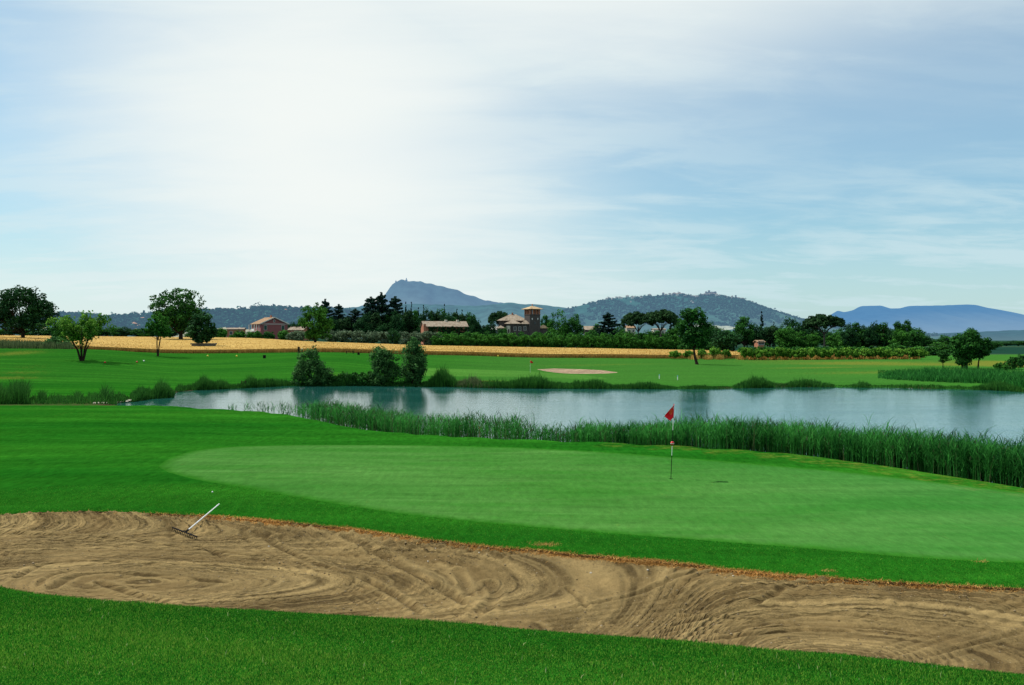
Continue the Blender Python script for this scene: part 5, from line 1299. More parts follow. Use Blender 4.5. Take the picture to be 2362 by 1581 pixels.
# ---------------------------------------------------------------- buildings
def mat_wall(name, col, var=.2, sc=1.2, brick=0):
    m, nt = newmat(name); q = NT(nt); v = q.coord(world=False)
    c = q.mix(1.0, col, q.math('MULTIPLY_ADD', q.noise(v, sc, 5, .65), 2 * var, 1 - var), 'MULTIPLY')
    c = q.mix(q.math('MULTIPLY', q.ss(q.noise(q.coord(scale=(1, 1, .2), world=False), 1.3, 4), .5, .8), .35), c, tuple(x * .5 for x in col))
    q.out(q.pbr(c, .9, .1, q.noise(v, 9, 3), .4, .02)); return m
def mat_tiles(name, a, b):
    m, nt = newmat(name); q = NT(nt); v = q.coord(world=False)
    wv = q.n('ShaderNodeTexWave', wave_type='BANDS', bands_direction='X'); q.l(v, wv.inputs[0]); wv.inputs['Scale'].default_value = 1.6; wv.inputs['Distortion'].default_value = .6
    vo = q.n('ShaderNodeTexVoronoi'); vo.inputs['Scale'].default_value = 2.2; q.l(v, vo.inputs[0]); sp = q.n('ShaderNodeSeparateColor'); q.l(vo.outputs['Color'], sp.inputs[0])
    c = q.mix(sp.outputs[0], a, b); c = q.mix(q.ss(q.noise(v, .7, 4, .7), .5, .75), c, tuple(x * .45 for x in a))
    c = q.mix(1.0, c, q.math('MULTIPLY_ADD', wv.outputs['Fac'], .5, .7), 'MULTIPLY')
    q.out(q.pbr(c, .9, .1, wv.outputs['Fac'], .5, .06)); return m
M['pink'] = mat_wall('pink_plaster', (.235, .085, .085)); M['brickw'] = mat_wall('brick_wall', (.36, .15, .09), .3, 3); M['greyst'] = mat_wall('grey_stone_wall', (.075, .066, .062), .35, 1.6)
M['pale'] = mat_wall('pale_plaster', (.50, .45, .37), .2); M['white'] = mat_wall('white_plaster', (.75, .73, .68), .1); M['trim'] = mat_wall('pale_trim', (.55, .52, .48), .1)
M['tileg'] = mat_tiles('grey_brown_tiles', (.24, .18, .125), (.36, .30, .235)); M['tiler'] = mat_tiles('red_tiles', (.26, .15, .085), (.36, .24, .14)); M['tiley'] = mat_tiles('yellow_tiles', (.42, .27, .14), (.52, .40, .24))  # tower and right wing get a paler, yellower tile colour
M['shut'] = mat_wall('green_shutter', (.03, .07, .055), .15); M['darkw'] = mat_wall('dark_opening', (.02, .02, .022), .1); M['wood'] = mat_wall('dark_wood', (.035, .022, .015), .3, 5)
m, nt = newmat('window_glass'); q = NT(nt); q.out(q.pbr((.03, .035, .04), .15, .6, q.noise(q.coord(world=False), 2, 2), .1, .01)); M['glass'] = m

def gable(mb, x0, x1, y0, y1, ze, zr, ov=.4, th=.16, axis='y'):
    """two roof slabs, ridge along `axis`"""
    if axis == 'y':
        c = (x0 + x1) / 2; k = (zr - ze) / (c - x0)
        A = [(x0 - ov, ze - k * ov), (c, zr), (x1 + ov, ze - k * ov)]
        for (ax, az_), (bx, bz) in ((A[0], A[1]), (A[1], A[2])):
            mb.add([(ax, y0 - ov, az_), (bx, y0 - ov, bz), (bx, y1 + ov, bz), (ax, y1 + ov, az_), (ax, y0 - ov, az_ + th), (bx, y0 - ov, bz + th), (bx, y1 + ov, bz + th), (ax, y1 + ov, az_ + th)],
                   [[0, 3, 2, 1], [4, 5, 6, 7], [0, 1, 5, 4], [1, 2, 6, 5], [2, 3, 7, 6], [3, 0, 4, 7]])
    else:
        t = MB(); gable(t, y0, y1, x0, x1, ze, zr, ov, th, 'y'); mb.add([(y, x, z) for x, y, z in t.v], [f[::-1] for f in t.f])
    return mb
def hipr(mb, x0, x1, y0, y1, ze, zr, ov=.5, th=.15):
    x0 -= ov; x1 += ov; y0 -= ov; y1 += ov; w_, d_ = x1 - x0, y1 - y0; i = min(w_, d_) / 2
    if w_ >= d_: a, b = (x0 + i, (y0 + y1) / 2, zr), (x1 - i, (y0 + y1) / 2, zr)
    else: a, b = ((x0 + x1) / 2, y0 + i, zr), ((x0 + x1) / 2, y1 - i, zr)
    vs = [(x0, y0, ze), (x1, y0, ze), (x1, y1, ze), (x0, y1, ze), (x0, y0, ze - th), (x1, y0, ze - th), (x1, y1, ze - th), (x0, y1, ze - th), a, b]
    if w_ >= d_: fs = [[0, 1, 9, 8], [1, 2, 9], [2, 3, 8, 9], [3, 0, 8]]
    else: fs = [[0, 1, 8], [1, 2, 9, 8], [2, 3, 9], [3, 0, 8, 9]]
    fs += [[4, 5, 1, 0], [5, 6, 2, 1], [6, 7, 3, 2], [7, 4, 0, 3], [7, 6, 5, 4]]
    return mb.add(vs, fs)
def gwalls(mb, x0, x1, y0, y1, z0, ze, zr):
    c = (x0 + x1) / 2
    return mb.add([(x0, y0, z0), (x1, y0, z0), (x1, y0, ze), (c, y0, zr), (x0, y0, ze), (x0, y1, z0), (x1, y1, z0), (x1, y1, ze), (c, y1, zr), (x0, y1, ze)],
                  [[0, 1, 2, 3, 4], [9, 8, 7, 6, 5], [0, 4, 9, 5], [1, 6, 7, 2]])
def window(p, x, y, z, w_, h_, face='y', shut=True, sh=None):
    """window on a wall facing -y (face 'y') or -x (face 'x')"""
    def B(mb, a0, a1, d0, d1, z0, z1):
        return mb.box(a0, a1, y + d0, y + d1, z0, z1) if face == 'y' else mb.box(x + d0, x + d1, a0, a1, z0, z1)
    a = x if face == 'y' else y
    mb = MB(); B(mb, a - w_ / 2 - .1, a + w_ / 2 + .1, -.05, .04, z - .1, z).v; B(mb, a - w_ / 2 - .1, a + w_ / 2 + .1, -.05, .04, z + h_, z + h_ + .1); B(mb, a - w_ / 2 - .1, a - w_ / 2, -.05, .04, z, z + h_); B(mb, a + w_ / 2, a + w_ / 2 + .1, -.05, .04, z, z + h_)
    f = mb.build('window', M['trim'], p)
    B(MB(), a - w_ / 2, a + w_ / 2, -.02, .03, z, z + h_).build('pane', M['glass'], f)
    if shut:
        for s in (-1, 1):
            c = a + s * w_ * .27; B(MB(), c - w_ * .25, c + w_ * .25, -.08, -.03, z + .02, z + h_ - .02).build('shutter', M['shut'], f)
    return f

# pink farmhouse
Y = 380; u = 634; x, y = xat(u, Y), Y; zb = gz(x, y)
h = thing('farmhouse', 'pink two storey farmhouse with a gabled tiled roof behind the wheat', 'house', (x, y, zb), R(31))
W_, L_ = 10.4, 11.5; ze, zr = hz(747, Y, zb), hz(733, Y, zb)
mb = gwalls(MB(), -W_ / 2, W_ / 2, 0, L_, -1, ze, zr - .15)
h.location = (x - .0, y - 1, zb); mb.build('wall', M['pink'], h)
rf = gable(MB(), -W_ / 2, W_ / 2, 0, L_, ze, zr, .55, .2).build('roof', M['tiler'], h)
MB().box(-.5, .1, 3, 3.6, zr - .5, zr + .9).build('chimney', M['brickw'], rf)
MB().box(-W_ / 2 - .12, W_ / 2 + .12, -.12, -.004, ze - .28, ze - .05).build('cornice', M['trim'], h)
mb = MB()
for s in (-1, 1):
    a = s * (W_ / 2 + .5); k = (zr - ze) / (W_ / 2); z0 = ze - k * .5
    mb.add([(a, -.62, z0 - .12), (0, -.62, zr - .12), (0, -.62, zr + .26), (a, -.62, z0 + .26), (a, -.54, z0 - .12), (0, -.54, zr - .12), (0, -.54, zr + .26), (a, -.54, z0 + .26)],
           [[0, 1, 2, 3], [7, 6, 5, 4], [0, 4, 5, 1], [3, 2, 6, 7]])
mb.build('bargeboard', M['trim'], h)
window(h, -3.4, 0, ze - 2.4, 1.0, 1.7); window(h, 3.4, 0, ze - 2.4, 1.0, 1.7); window(h, 0, 0, ze + .55, .5, .85, shut=False)
window(h, -3.4, 0, 1.0, 1.0, 1.6); window(h, 3.4, 0, 1.0, 1.0, 1.6)
# balcony side on the left: white framed loggia
lg = MB().box(-W_ / 2 - 1.5, -W_ / 2 - .004, .6, L_ - .6, ze - 3.0, ze - 2.8).build('balcony', M['trim'], h)
for yy in (.8, 3.6, 7.2, L_ - .8): MB().box(-W_ / 2 - 1.45, -W_ / 2 - 1.2, yy - .12, yy + .12, -.5, ze - .3).build('post', M['pale'], lg)
for yy in (2.2, 5.4, 8.6): window(h, -W_ / 2, yy, ze - 2.5, .95, 1.9, 'x', False)
MB().box(-W_ / 2 - 1.5, -W_ / 2 - 1.42, 3.8, 7.0, ze - 2.8, ze - 2.0).build('railing', M['white'], lg)

def shed(u0, u1, rt, rb, Y, wall, roof, label, name='outbuilding', cat='building', rz=0, depth=5.0, low=None, win=2, chim=0, rise=None):
    """long low building; rt ridge row, rb eaves row"""
    W_ = px(u1 - u0, Y) / math.cos(rz); x, y = xat((u0 + u1) / 2, Y), Y; zb = gz(x, y) if low is None else zat(low, Y)
    t = thing(name, label, cat, (x, y, zb), rz); ze, zr = hz(rb, Y, zb), hz(rt, Y, zb)
    mb = MB(); g = gwalls(MB(), 0, depth, -W_ / 2, W_ / 2, -1, ze, zr - .12); mb.add([(yy, xx, z) for xx, yy, z in g.v], [f[::-1] for f in g.f]); mb.build('wall', wall, t)
    rf = gable(MB(), -W_ / 2, W_ / 2, 0, depth, ze, zr, .35, .15, 'x').build('roof', roof, t)
    for k in range(chim): MB().box(W_ * (.02 + .27 * k), W_ * (.02 + .27 * k) + .8, depth * .45, depth * .6, zr - .4, zr + .7).build('chimney', M['pale'], rf)
    for k in range(win): window(t, -W_ / 2 + W_ * (k + .5) / win, 0, ze - 1.9 if ze > 2.4 else .6, .8, 1.1, shut=False)
    return t
shed(524, 561, 757, 760, 372, M['brickw'], M['tileg'], 'low red outbuilding with a pale grey roof left of the pink farmhouse', rz=R(8), depth=6)
shed(664, 700, 754.5, 761.5, 395, M['brickw'], M['tileg'], 'small outbuilding with a weathered roof right of the pink farmhouse', rz=R(-12), depth=6)
# brick farm building, ivy on its long side
t = shed(980, 1078, 742, 753.5, 352, M['brickw'], M['tileg'], 'long brick farm building with an ivy covered front and a grey tiled roof', 'farm_building', 'building', R(14), 8.0, win=0, chim=2)
Wb = px(98, 352) / math.cos(R(14)); zb = t.location.z; ze = hz(753.5, 352, zb)
MB().box(-Wb / 2 - .3, -Wb / 2 + .5, -.35, -.03, -1, ze + .9).build('corner_pier', M['brickw'], t)
rr_ = RG(91); n = 900; P = np.c_[rr_.uniform(-Wb / 2 + 1.4, Wb / 2, n), rr_.uniform(-.45, -.1, n), rr_.uniform(0, ze - .2, n)]
V, Fs, T = leaves(P, .35, 8, .30, rr_, 1.0, .2, tint=rr_.normal(.25, .15, n)); nmesh('ivy', V, Fs, LM['dark'], t, attrs={'tint': T})

# villa with the tower
Yv = 400; vu = 1190; x, y = xat(vu, Yv), Yv; zb = gz(x, y)
v_ = thing('villa', 'old grey villa with layered tiled roofs and an open lookout tower', 'villa', (x, y, zb))
def lx(u, Y=Yv): return xat(u, Y) - x
zz = lambda row, Y=Yv: hz(row, Y, zb)
MB().box(lx(1150), lx(1216), 8, 17, -1, zz(740)).build('wall', M['greyst'], v_)
rf = hipr(MB(), lx(1150), lx(1216), 8, 17, zz(739), zz(724), .9).build('roof', M['tileg'], v_)
MB().box(lx(1180), lx(1184), 12, 12.8, zz(727), zz(720)).build('chimney', M['brickw'], rf)
MB().box(lx(1167), lx(1222), 0, 7.9, -1, zz(748)).build('wall', M['greyst'], v_)
rf = hipr(MB(), lx(1166), lx(1200), -.2, 7.9, zz(747), zz(737), .6).build('roof', M['tileg'], v_)
rf = hipr(MB(), lx(1202), lx(1222), -.4, 7.9, zz(747.5), zz(738), .4).build('roof', M['tileg'], v_)
for uu, rw_ in ((1188, 757), (1199, 757), (1211, 756)): window(v_, lx(uu), 0, zz(rw_ + 6), .9, 1.5, shut=False)
MB().box(lx(1168.5), lx(1177), -1.6, -.01, -1, zz(752)).build('porch', M['pale'], v_)
MB().box(lx(1172), lx(1175), -1.66, -1.61, zz(768), zz(760)).build('door', M['darkw'], v_)
MB().box(lx(1146), lx(1164), 2, 7, -1, zz(758)).build('wing', M['greyst'], v_); hipr(MB(), lx(1146), lx(1164), 2, 7, zz(757), zz(751), .5).build('roof', M['tileg'], v_)
MB().box(lx(1246), lx(1264), 2, 8, -1, zz(757)).build('wing', M['greyst'], v_); hipr(MB(), lx(1242), lx(1266), 2, 8, zz(757), zz(749), .4).build('roof', M['tiley'], v_)
tw = bpy.data.objects.new('tower', None); COL.objects.link(tw); tw.parent = v_; tw.location = (lx(1228), 2.0, 0); tw.rotation_euler = (0, 0, R(27)); a = 2.35
MB().box(-a, a, -a, a, -1, zz(727)).build('shaft', M['greyst'], tw)
MB().box(-a - .12, a + .12, -a - .12, a + .12, zz(727), zz(725.6)).build('parapet', M['greyst'], tw)
mb = MB()
for i in range(4):
    for j in range(4):
        if i in (0, 3) or j in (0, 3):
            cx, cy = -a + .22 + i * (2 * a - .44) / 3, -a + .22 + j * (2 * a - .44) / 3
            mb.box(cx - .24, cx + .24, cy - .24, cy + .24, zz(725.6), zz(714.6))
mb.build('columns', M['brickw'], tw)
MB().box(-a - .05, a + .05, -a - .05, a + .05, zz(714.6), zz(713.2)).build('lintel', M['wood'], tw)
hipr(MB(), -a, a, -a, a, zz(713), zz(705.5), 1.0).build('roof', M['tiley'], tw)
MB().lathe([(.0, zz(705.9)), (.22, zz(705.9)), (.12, zz(704.5)), (.28, zz(703)), (.18, zz(701.6)), (0, zz(701))], 10).build('finial', M['brickw'], tw)
MB().box(-.35, .35, -a - .06, -a - .01, zz(749), zz(743)).build('window', M['glass'], tw)
for s in (-1, 1): MB().box(s * 1.3 - .18, s * 1.3 + .18, -a - .06, -a - .01, zz(738), zz(734)).build('window', M['white'], tw)
# other houses among the trees
shed(1349, 1382, 753, 761, 425, M['greyst'], M['tileg'], 'low building with a tiled roof between the deep green villa tree and the cedar', rz=R(0), depth=7, win=1)
shed(1446, 1466, 752, 757, 470, M['pale'], M['tiler'], 'small pale house glimpsed left under the stone pines', 'house', 'house', depth=7)
shed(1508, 1536, 758.5, 760.5, 520, M['pale'], M['tileg'], 'white low building seen between the stone pine trunks', 'house', 'house', depth=9)
shed(1749, 1763, 786, 789.5, 300, M['brickw'], M['tiler'], 'small red house half hidden under the dark trees on the right', 'house', 'house', depth=5, low=800, win=2)
shed(84, 100, 756, 759, 420, M['white'], M['tileg'], 'white farm building behind the big dark tree on the left', 'house', 'house', depth=6, low=768, win=1)
# houses on the left hillside
def hill_house(u, row, wpx_, hpx_, Y, wall, roof, label, group=None, name='hillside_house'):
    on_ = on2 if Y > 2000 else on0
    S = np.linspace(.2, 1, 160); Q = np.vstack([on_(np.array([float(u)]), s_) for s_ in S]); rr_ = HR + (CZ - Q[:, 2]) / Q[:, 1] * F
    k_ = int(np.argmin(np.abs(rr_ - row))); Y = Q[k_, 1]; x, y, z0 = xat(u, Y), Y, Q[k_, 2]; w_ = px(wpx_, Y); h_ = px(hpx_, Y)
    t = thing(name, label, 'house', (x, y, z0), RG(int(u)).uniform(-.3, .3), group)
    MB().box(-w_ / 2, w_ / 2, -w_ * .3, w_ * .3, -h_ * .4, h_ * .7).build('wall', wall, t); hipr(MB(), -w_ / 2, w_ / 2, -w_ * .3, w_ * .3, h_ * .7, h_, w_ * .04).build('roof', roof, t)
    return t
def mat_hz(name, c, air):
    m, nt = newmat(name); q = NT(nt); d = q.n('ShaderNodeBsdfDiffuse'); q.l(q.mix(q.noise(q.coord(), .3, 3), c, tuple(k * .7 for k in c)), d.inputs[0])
    e = q.n('ShaderNodeEmission'); e.inputs[0].default_value = (*AIR, 1); mx = q.n('ShaderNodeMixShader'); mx.inputs[0].default_value = air  # haze over distant buildings, added as a bluish glow
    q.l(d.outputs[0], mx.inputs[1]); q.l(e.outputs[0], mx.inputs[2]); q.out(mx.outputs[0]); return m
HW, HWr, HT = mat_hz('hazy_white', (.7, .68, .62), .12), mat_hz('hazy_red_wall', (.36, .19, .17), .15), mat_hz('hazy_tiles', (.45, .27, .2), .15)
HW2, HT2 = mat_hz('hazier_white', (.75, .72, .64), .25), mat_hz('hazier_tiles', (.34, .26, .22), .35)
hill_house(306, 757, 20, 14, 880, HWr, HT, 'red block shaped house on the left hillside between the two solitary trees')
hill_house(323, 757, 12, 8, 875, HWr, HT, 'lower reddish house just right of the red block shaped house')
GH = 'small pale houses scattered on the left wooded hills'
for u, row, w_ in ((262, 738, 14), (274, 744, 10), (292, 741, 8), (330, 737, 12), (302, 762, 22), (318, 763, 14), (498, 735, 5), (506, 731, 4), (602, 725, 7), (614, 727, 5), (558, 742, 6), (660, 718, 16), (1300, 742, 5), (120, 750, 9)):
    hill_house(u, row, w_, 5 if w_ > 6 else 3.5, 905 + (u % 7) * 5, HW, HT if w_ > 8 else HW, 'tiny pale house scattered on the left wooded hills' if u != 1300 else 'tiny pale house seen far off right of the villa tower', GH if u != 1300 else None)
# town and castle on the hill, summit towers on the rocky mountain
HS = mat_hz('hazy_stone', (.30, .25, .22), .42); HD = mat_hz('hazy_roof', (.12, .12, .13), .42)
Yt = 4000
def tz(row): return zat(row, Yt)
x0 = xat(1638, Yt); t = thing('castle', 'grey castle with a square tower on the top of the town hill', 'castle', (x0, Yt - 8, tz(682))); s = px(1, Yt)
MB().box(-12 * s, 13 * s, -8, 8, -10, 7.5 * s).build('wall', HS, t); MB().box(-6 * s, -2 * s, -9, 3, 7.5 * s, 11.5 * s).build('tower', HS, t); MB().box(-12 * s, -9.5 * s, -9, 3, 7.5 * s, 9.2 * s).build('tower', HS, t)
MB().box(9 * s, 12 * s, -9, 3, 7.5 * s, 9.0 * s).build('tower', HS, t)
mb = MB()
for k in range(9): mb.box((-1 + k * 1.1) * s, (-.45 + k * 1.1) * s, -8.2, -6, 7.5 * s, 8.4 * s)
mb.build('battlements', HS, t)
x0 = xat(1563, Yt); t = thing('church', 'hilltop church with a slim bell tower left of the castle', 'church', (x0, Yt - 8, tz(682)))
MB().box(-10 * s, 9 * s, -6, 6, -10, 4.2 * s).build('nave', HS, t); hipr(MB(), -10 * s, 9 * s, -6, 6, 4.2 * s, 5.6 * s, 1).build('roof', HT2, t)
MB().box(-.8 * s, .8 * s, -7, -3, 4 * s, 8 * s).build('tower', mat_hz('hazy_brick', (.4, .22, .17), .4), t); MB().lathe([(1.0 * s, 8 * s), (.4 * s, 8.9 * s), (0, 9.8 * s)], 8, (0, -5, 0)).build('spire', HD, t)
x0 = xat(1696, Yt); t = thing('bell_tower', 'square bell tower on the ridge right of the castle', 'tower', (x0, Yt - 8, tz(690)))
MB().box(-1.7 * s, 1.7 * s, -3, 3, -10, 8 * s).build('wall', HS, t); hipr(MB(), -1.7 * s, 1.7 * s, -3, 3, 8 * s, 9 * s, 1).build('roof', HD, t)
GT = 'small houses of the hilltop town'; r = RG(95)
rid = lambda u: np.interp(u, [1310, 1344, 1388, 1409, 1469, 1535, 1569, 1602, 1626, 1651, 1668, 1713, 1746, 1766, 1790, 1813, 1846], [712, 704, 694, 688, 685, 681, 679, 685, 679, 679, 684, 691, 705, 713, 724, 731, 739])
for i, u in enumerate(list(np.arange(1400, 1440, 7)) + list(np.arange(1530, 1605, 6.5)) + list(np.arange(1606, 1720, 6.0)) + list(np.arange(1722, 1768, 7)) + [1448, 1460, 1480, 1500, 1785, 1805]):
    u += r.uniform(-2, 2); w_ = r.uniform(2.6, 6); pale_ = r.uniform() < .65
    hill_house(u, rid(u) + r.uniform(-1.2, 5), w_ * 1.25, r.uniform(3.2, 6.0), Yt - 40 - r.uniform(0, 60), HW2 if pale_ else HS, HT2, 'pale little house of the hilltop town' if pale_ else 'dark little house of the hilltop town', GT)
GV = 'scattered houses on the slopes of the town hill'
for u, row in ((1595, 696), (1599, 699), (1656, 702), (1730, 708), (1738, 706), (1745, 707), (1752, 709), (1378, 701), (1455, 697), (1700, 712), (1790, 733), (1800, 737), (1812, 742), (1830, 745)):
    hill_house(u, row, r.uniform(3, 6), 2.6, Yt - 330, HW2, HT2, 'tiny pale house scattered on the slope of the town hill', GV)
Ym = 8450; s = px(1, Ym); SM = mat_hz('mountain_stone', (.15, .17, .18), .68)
for u, w_, h_, lab in ((938, 2.2, 7, 'watch tower on the highest point of the rocky mountain'), (914, 1.6, 3.5, 'smaller tower at the left shoulder of the rocky mountain')):
    t = thing('watch_tower', lab, 'tower', (xat(u, Ym), Ym - 20, zat(649 if u == 938 else 651, Ym)))
    MB().box(-w_ * s, w_ * s, -8, 8, -20, h_ * .45 * s).build('wall', SM, t); MB().box(-w_ * .4 * s, w_ * .35 * s, -5, 5, h_ * .45 * s, h_ * s).build('tower', SM, t)
# road bridge on the right
Yb = 560; x0, x1 = xat(2262, Yb), xat(2620, Yb); z0 = zat(811.2, Yb); zg = gz((x0 + x1) / 2, Yb)
t = thing('road_bridge', 'long low bridge with a white parapet on the far right', 'bridge', (x0, Yb, zg)); L_ = x1 - x0; h_ = z0 - zg
MB().box(0, L_, 0, 8, h_ - .7, h_).build('deck', M['greyst'], t); MB().box(0, L_, -.25, -.01, h_ - .25, h_ + .55).build('parapet', M['white'], t)
for k in range(8): MB().box(4 + k * 10.5, 5.2 + k * 10.5, .5, 7.5, -3, h_ - .7).build('pier', M['greyst'], t)

# ---------------------------------------------------------------- golf things
RED = mat_plain('red_paint', (.55, .012, .02), .35, .4, .12, 3, .1); WHT = mat_plain('white_paint', (.72, .72, .70), .4, .4, .1, 4, .1); BLK = mat_plain('black_paint', (.006, .006, .007), .8, .1, .1, 4, .1)
YEL = mat_plain('yellow_paint', (.75, .55, .05), .5, .3, .1, 4, .1); GOLD = mat_plain('gold_print', (.62, .22, .05), .6, .2, .1, 5, .1)
m, nt = newmat('red_flag_cloth'); q = NT(nt); c = q.mix(q.noise(q.coord(world=False), 4, 3), (.62, .008, .02), (.80, .02, .035)); p_ = q.pbr(c, .75, .1, q.noise(q.coord(world=False), 60, 2), .2, .002)
tr = q.n('ShaderNodeBsdfTranslucent'); q.l(c, tr.inputs[0]); mx = q.n('ShaderNodeMixShader'); mx.inputs[0].default_value = .2; q.l(p_, mx.inputs[1]); q.l(tr.outputs[0], mx.inputs[2]); q.out(mx.outputs[0]); CLOTH = m
def flagstick(u, row, ux, r_top, label, small=False):
    x, y, z = hit(u, row); s = px(1, y)
    t = thing('flagstick', label, 'flag', (x, y, z))
    lean = (ux - u) * s; H = hz(r_top, y, z)
    P = lambda f: (lean * f, 0, H * f)
    rad = .0095
    if not small:
        for a, b, mt, nm in ((-.03, .312, BLK, 'pole'), (.312, .44, WHT, 'pole'), (.44, .53, BLK, 'pole'), (.53, .65, BLK, 'pole'), (.65, .81, WHT, 'pole'), (.81, 1.0, BLK, 'pole')):
            MB().tube([P(a), P(b)], rad, 12).build(nm, mt, t, False)
        bp = P(.475); MB().lathe([(0, -.056), (.022, -.052), (.040, -.040), (.052, -.020), (.056, 0), (.052, .020), (.040, .040), (.022, .052), (0, .056)], 20, bp).build('ball', RED, t, True)
        MB().lathe([(.048, -.022), (.0545, -.014), (.0572, -.006), (.0572, .002)], 20, bp).build('band', WHT, t, True)
    else:
        MB().tube([P(-.02), P(1)], .014, 8).build('pole', WHT, t)
    # folded cloth: outline in photo px relative to the top of the pole, filled as a grid with folds
    k = s if not small else s
    if not small:
        TL, TR, BL, BR = (-1.5, 0.5), (0, 0), (-25.5, 27), (-.8, 30)
        tip = (-11.5, 37.5)
    else:
        TL, TR, BL, BR = (0, 0), (1.5, -.2), (0, 6.2), (8, 5.2); tip = (5, 6.8)
    V = []; Nn = 14; tp = np.array([lean, 0, H])
    def pt(a, b):   # a: 0 pole side..1 fly side; b: 0 top..1 bottom
        if not small:
            hoist = np.array([0, 30 * b]) + np.array([-.8 * b, 0]); 
            flyp = np.array([-1.5, .5]) * (1 - b) + np.array(tip) * b if False else (np.array([-2, .5]) * (1 - min(b * 1.6, 1)) + np.array([-25.5, 27]) * min(b * 1.6, 1) if b < .625 else np.array([-25.5, 27]) * (1 - (b - .625) / .375) + np.array(tip) * (b - .625) / .375)
            e = hoist * (1 - a) + flyp * a; e = e + np.array([-1.5, -2.0]) * math.sin(a * math.pi) * b * (1 - b) * 2
        else:
            e = np.array([0, 6.2 * b]) * (1 - a) + np.array([3 + 5 * b, .6 + 5.4 * b]) * a
        return e
    for i in range(Nn + 1):
        for j in range(Nn + 1):
            a, b = i / Nn, j / Nn; e = pt(a, b)
            V.append((tp[0] + e[0] * k, .03 * math.sin(a * 7 + b * 3) * a - .24 * a - (.02), tp[2] - e[1] * k))
    fs = [[i * (Nn + 1) + j, (i + 1) * (Nn + 1) + j, (i + 1) * (Nn + 1) + j + 1, i * (Nn + 1) + j + 1] for i in range(Nn) for j in range(Nn)]
    fl = nmesh('flag', V, fs, CLOTH, t, smooth=True); sd_ = fl.modifiers.new('cloth', 'SOLIDIFY'); sd_.thickness = .002
    if not small:
        # printed spiral mark and a small white tab
        def on_flag(ex, ey, d=-.062): return (tp[0] + ex * k, d, tp[2] - ey * k)
        pts_ = []
        for i in range(46):
            th = i / 45 * 2 * math.pi * 1.9; rr = 1.1 + 4.9 * i / 45; ex_, ey_ = -8.6 + rr * math.cos(th) * .78, 18.5 + rr * math.sin(th); a_ = min(max(-ex_ / 18.0, 0), 1)
            pts_.append(on_flag(ex_, ey_, .03 * math.sin(a_ * 7 + 1.8) * a_ - .24 * a_ - .045))
        MB().tube(pts_, .0045, 5).build('emblem', GOLD, fl)
        V2 = [on_flag(-3.9, 6, -.17), on_flag(-3.0, 6, -.15), on_flag(-3.2, 10.5, -.15), on_flag(-4.2, 10.5, -.17)]
        nmesh('tab', V2, [[0, 1, 2, 3]], WHT, fl)
        # the cup in the green
    return t, (x, y, z)
ft, fp = flagstick(1547.5, 1105, 1554.4, 932, 'red folded flag with a gold spiral on a black and white stick')
hc = tag(MB().lathe([(.054, .004), (.058, .004), (.058, .006), (.054, .006), (.054, -.1)], 24, fp).build('hole', BLK, None), 'round dark cup in the near green at the foot of the flagstick', 'golf hole')
x, y, z = hit(1223, 862)
flagstick(1223, 860, 1223, 832, 'tiny red flag on the far green across the pond', True)

# bunker rake
Lh = np.array((xat(398, 21.35), 21.35)); Rh = np.array((xat(455, 20.75), 20.75))
hc_ = (Lh + Rh) / 2; zh = max(sandz(*Lh), sandz(*Rh), sandz(*hc_)) + .045
rk = thing('bunker_rake', 'bunker rake with a white handle leaning on the turf edge and a black toothed head', 'rake', (hc_[0], hc_[1], zh - .045))
d = (Rh - Lh); Wr = np.linalg.norm(d); dn = d / Wr; zl_, zr_ = zat(1220, Lh[1]) , zat(1240, Rh[1])
zl_, zr_ = sandz(*Lh) + .07, sandz(*Rh) + .07
def rp(f, dz=0, off=0): return (-d[0] / 2 + d[0] * f - dn[1] * off, -d[1] / 2 + d[1] * f + dn[0] * off, (zl_ * (1 - f) + zr_ * f) - rk.location.z + dz)
MB().tube([rp(0), rp(.25), rp(.5), rp(.75), rp(1)], .015, 8).build('head', BLK, rk)
mb = MB()
for k in range(15):
    f_ = .02 + .96 * k / 14; mb.tube([rp(f_), rp(f_, -.05, -.02), rp(f_, -.095, -.025)], [.008, .006, .004], 6)
mb.build('teeth', BLK, rk)
hs = rp(.54, .01); he = np.array((xat(505.5, 22.75), 22.75)); zhe = zat(1163, 22.75); he3 = (he[0] - hc_[0], he[1] - hc_[1], zhe - rk.location.z)
fr_ = np.array(hs) * .93 + np.array(he3) * .07
MB().tube([hs, tuple(fr_)], .022, 10).build('socket', BLK, rk)
MB().tube([tuple(fr_ - 0 * fr_), he3], .0135, 12).build('handle', WHT, rk)
print('RAKE handle', np.linalg.norm(np.array(he3) - np.array(hs)), 'end', he, zhe, gz(*he), 'heads', zl_, zr_)

# golf ball, stakes, markers, bins, bench
def ball(u, row, rad, mat, name, label, cat, group=None):
    x, y, z = hit(u, row); o = MB().lathe([(rad * math.sin(t), -rad * math.cos(t)) for t in np.linspace(0, math.pi, 9)], 14, (0, 0, 0)).build(name, mat, None, True)
    o.location = (x, y, z + rad * .85); return tag(o, label, cat, group)
ball(490, 1137, .0225, WHT, 'golf_ball', 'single golf ball on the grass above the rake handle', 'ball')
for u, row, lab in ((242, 838, 'left of two tiny red tee markers right of the multi-stemmed tree'), (316, 837, 'right of two tiny red tee markers, below the slim young tree')): ball(u, row, .13, RED, 'tee_marker', lab, 'tee marker')
ball(332, 834.5, .12, WHT, 'tee_marker', 'white tee marker beside the right red tee marker', 'tee marker')
for u, row, lab in ((479, 823, 'left of two tiny yellow tee markers below the wheat'), (546, 823.5, 'right of two tiny yellow tee markers below the wheat'), (1149, 823, 'lone yellow marker at the wheat edge above the far green')): ball(u, row, .15, YEL, 'tee_marker', lab, 'tee marker')
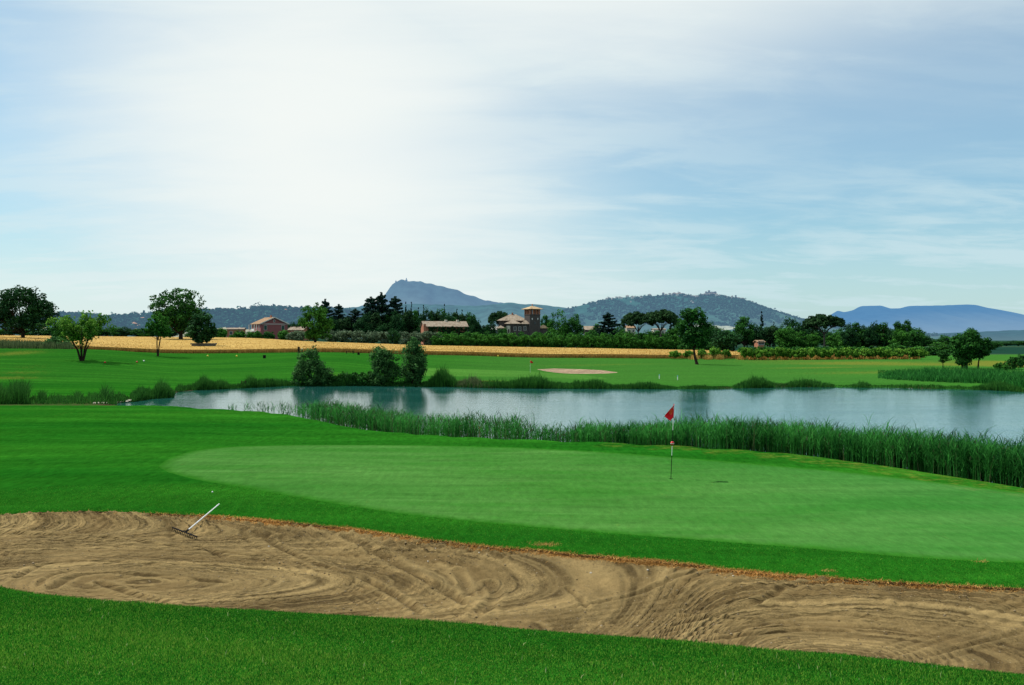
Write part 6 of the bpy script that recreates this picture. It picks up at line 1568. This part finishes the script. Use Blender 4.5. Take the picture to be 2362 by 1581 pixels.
for u, row, lab in ((1521, 874, 'left of two pale marker stakes on the far fairway by the pond'), (1563, 877, 'right of two pale marker stakes on the far fairway by the pond')):
    x, y, z = hit(u, row); t = thing('marker_stake', lab, 'stake', (x, y, z)); MB().tube([(0, 0, -.1), (0, 0, .42)], .05, 8).build('post', WHT, t); MB().lathe([(.055, .42), (.06, .5), (0, .54)], 8).build('cap', mat_plain('blue_cap', (.1, .3, .55), .5), t)
for u, row, top, lab in ((1947, 1050, 1028, 'red topped white stake among the tall reeds right of the flag'), (1106, 1003, 985, 'weathered reddish stake in the reeds left of the flag')):
    Yk = CZ * F / (row - HR) - .05; x, y = xat(u, Yk), Yk; z = gz(x, y); t = thing('hazard_stake', lab, 'stake', (x, y, z)); Hs = max(hz(top, y, z), .3)
    mb = MB(); mb.box(-.022, .022, -.022, .022, -.1, Hs * .62); mb.build('post', mat_plain('faded_red', (.30, .10, .07), .8, .1), t); MB().box(-.022, .022, -.022, .022, Hs * .62, Hs).build('top', WHT if u > 1500 else RED, t)
x, y, z = hit(610, 827); t = thing('litter_bin', 'small dark bin on the left tee mound below the wheat', 'bin', (x, y, z)); h_ = px(7.5, y)
MB().box(-h_ * .38, h_ * .38, -h_ * .35, h_ * .35, 0, h_ * .85).build('body', BLK, t); MB().box(-h_ * .42, h_ * .42, -h_ * .39, h_ * .39, h_ * .85, h_).build('lid', M['wood'], t)
x, y, z = hit(827, 819); t = thing('litter_bin', 'small dark bin right of the bench between the willows', 'bin', (x, y, z)); h_ = px(6, y)
MB().box(-h_ * .4, h_ * .4, -h_ * .35, h_ * .35, 0, h_ * .85).build('body', BLK, t); MB().box(-h_ * .45, h_ * .45, -h_ * .39, h_ * .39, h_ * .85, h_).build('lid', M['wood'], t)
x, y, z = hit(689, 815.5); t = thing('wooden_post', 'dark upright post at the wheat edge above the broad willow', 'post', (x, y, z)); h_ = px(14.5, y)
MB().box(-.17, .17, -.12, .12, -.2, h_).build('post', M['wood'], t); MB().box(-.22, .22, -.16, .16, h_, h_ + .06).build('cap', M['wood'], t)
x, y, z = hit(697, 813.5); t = thing('ball_washer', 'short dark stand with a pale round top right of the dark post', 'ball washer', (x, y, z)); h_ = px(9, y)
MB().tube([(0, 0, -.1), (0, 0, h_ * .8)], [.12, .09], 8).build('stand', BLK, t); MB().lathe([(0, h_ * .75), (.14, h_ * .8), (.16, h_ * .9), (.1, h_), (0, h_ * 1.02)], 10).build('top', mat_plain('cream_paint', (.7, .6, .35), .5), t)
x, y, z = hit(807, 816); t = thing('bench', 'low dark bench on the tee mound between the willows', 'bench', (x, y, z)); hw = px(9.5, y); h_ = px(6, y)
MB().box(-hw, hw, -.2, .2, h_ - .07, h_).build('seat', M['wood'], t)
for s in (-1, 1): MB().box(s * hw * .8 - .05, s * hw * .8 + .05, -.16, .16, -.1, h_ - .07).build('leg', M['wood'], t)
t = thing('drain_frame', 'small dark post frame in the bank grass left of the broad willow', 'frame', place(562, 893)); h_ = px(15, t.location.y)
for s in (-1, 1): MB().tube([(s * .2, 0, -.2), (s * .2, 0, h_)], .035, 6).build('post', M['wood'], t)
MB().box(-.25, .25, -.03, .03, h_ * .75, h_ * .83).build('rail', M['wood'], t)
# pale stones at the left end of the pond and beside the bushes
GSn = 'pale stones on the muddy shore at the left end of the pond'
for i, (u, row) in enumerate(((262, 930), (275, 928), (288, 927), (240, 931), (300, 925), (222, 931))):
    x, y, z = hit(u, row); o = MB().lathe([(0, -.1), (.25, -.05), (.3, .04), (.18, .12), (0, .14)], 7).build('stone', M['pale'], None); o.location = (x, y, z); o.rotation_euler = (0, 0, i); o.scale = (1.2 + .2 * (i % 3), 1, .8)
    tag(o, 'pale stone on the muddy shore at the left end of the pond', 'stone', GSn)
r = RG(97)
GP_ = 'small pale pebbles lying in the bunker'
for i, (u, row) in enumerate(((1004, 1289), (1105, 1304), (987, 1309), (1363, 1339), (1532, 1314), (1494, 1343), (1161, 1300), (1952, 1371), (1691, 1363), (620, 1268))):
    Yk = (CZ + .28) * F / (row - HR); x = xat(u, Yk); z = sandz(x, Yk)
    o = MB().lathe([(0, -.012), (.013, -.007), (.016, .003), (.009, .012), (0, .013)], 7).build('pebble', M['pale'], None, True); o.location = (x, Yk, z + .006); o.rotation_euler = (0, 0, i); k_ = r.uniform(.7, 1.3); o.scale = (k_ * 1.2, k_, k_)
    tag(o, 'small pale pebble lying in the bunker sand', 'pebble', GP_)
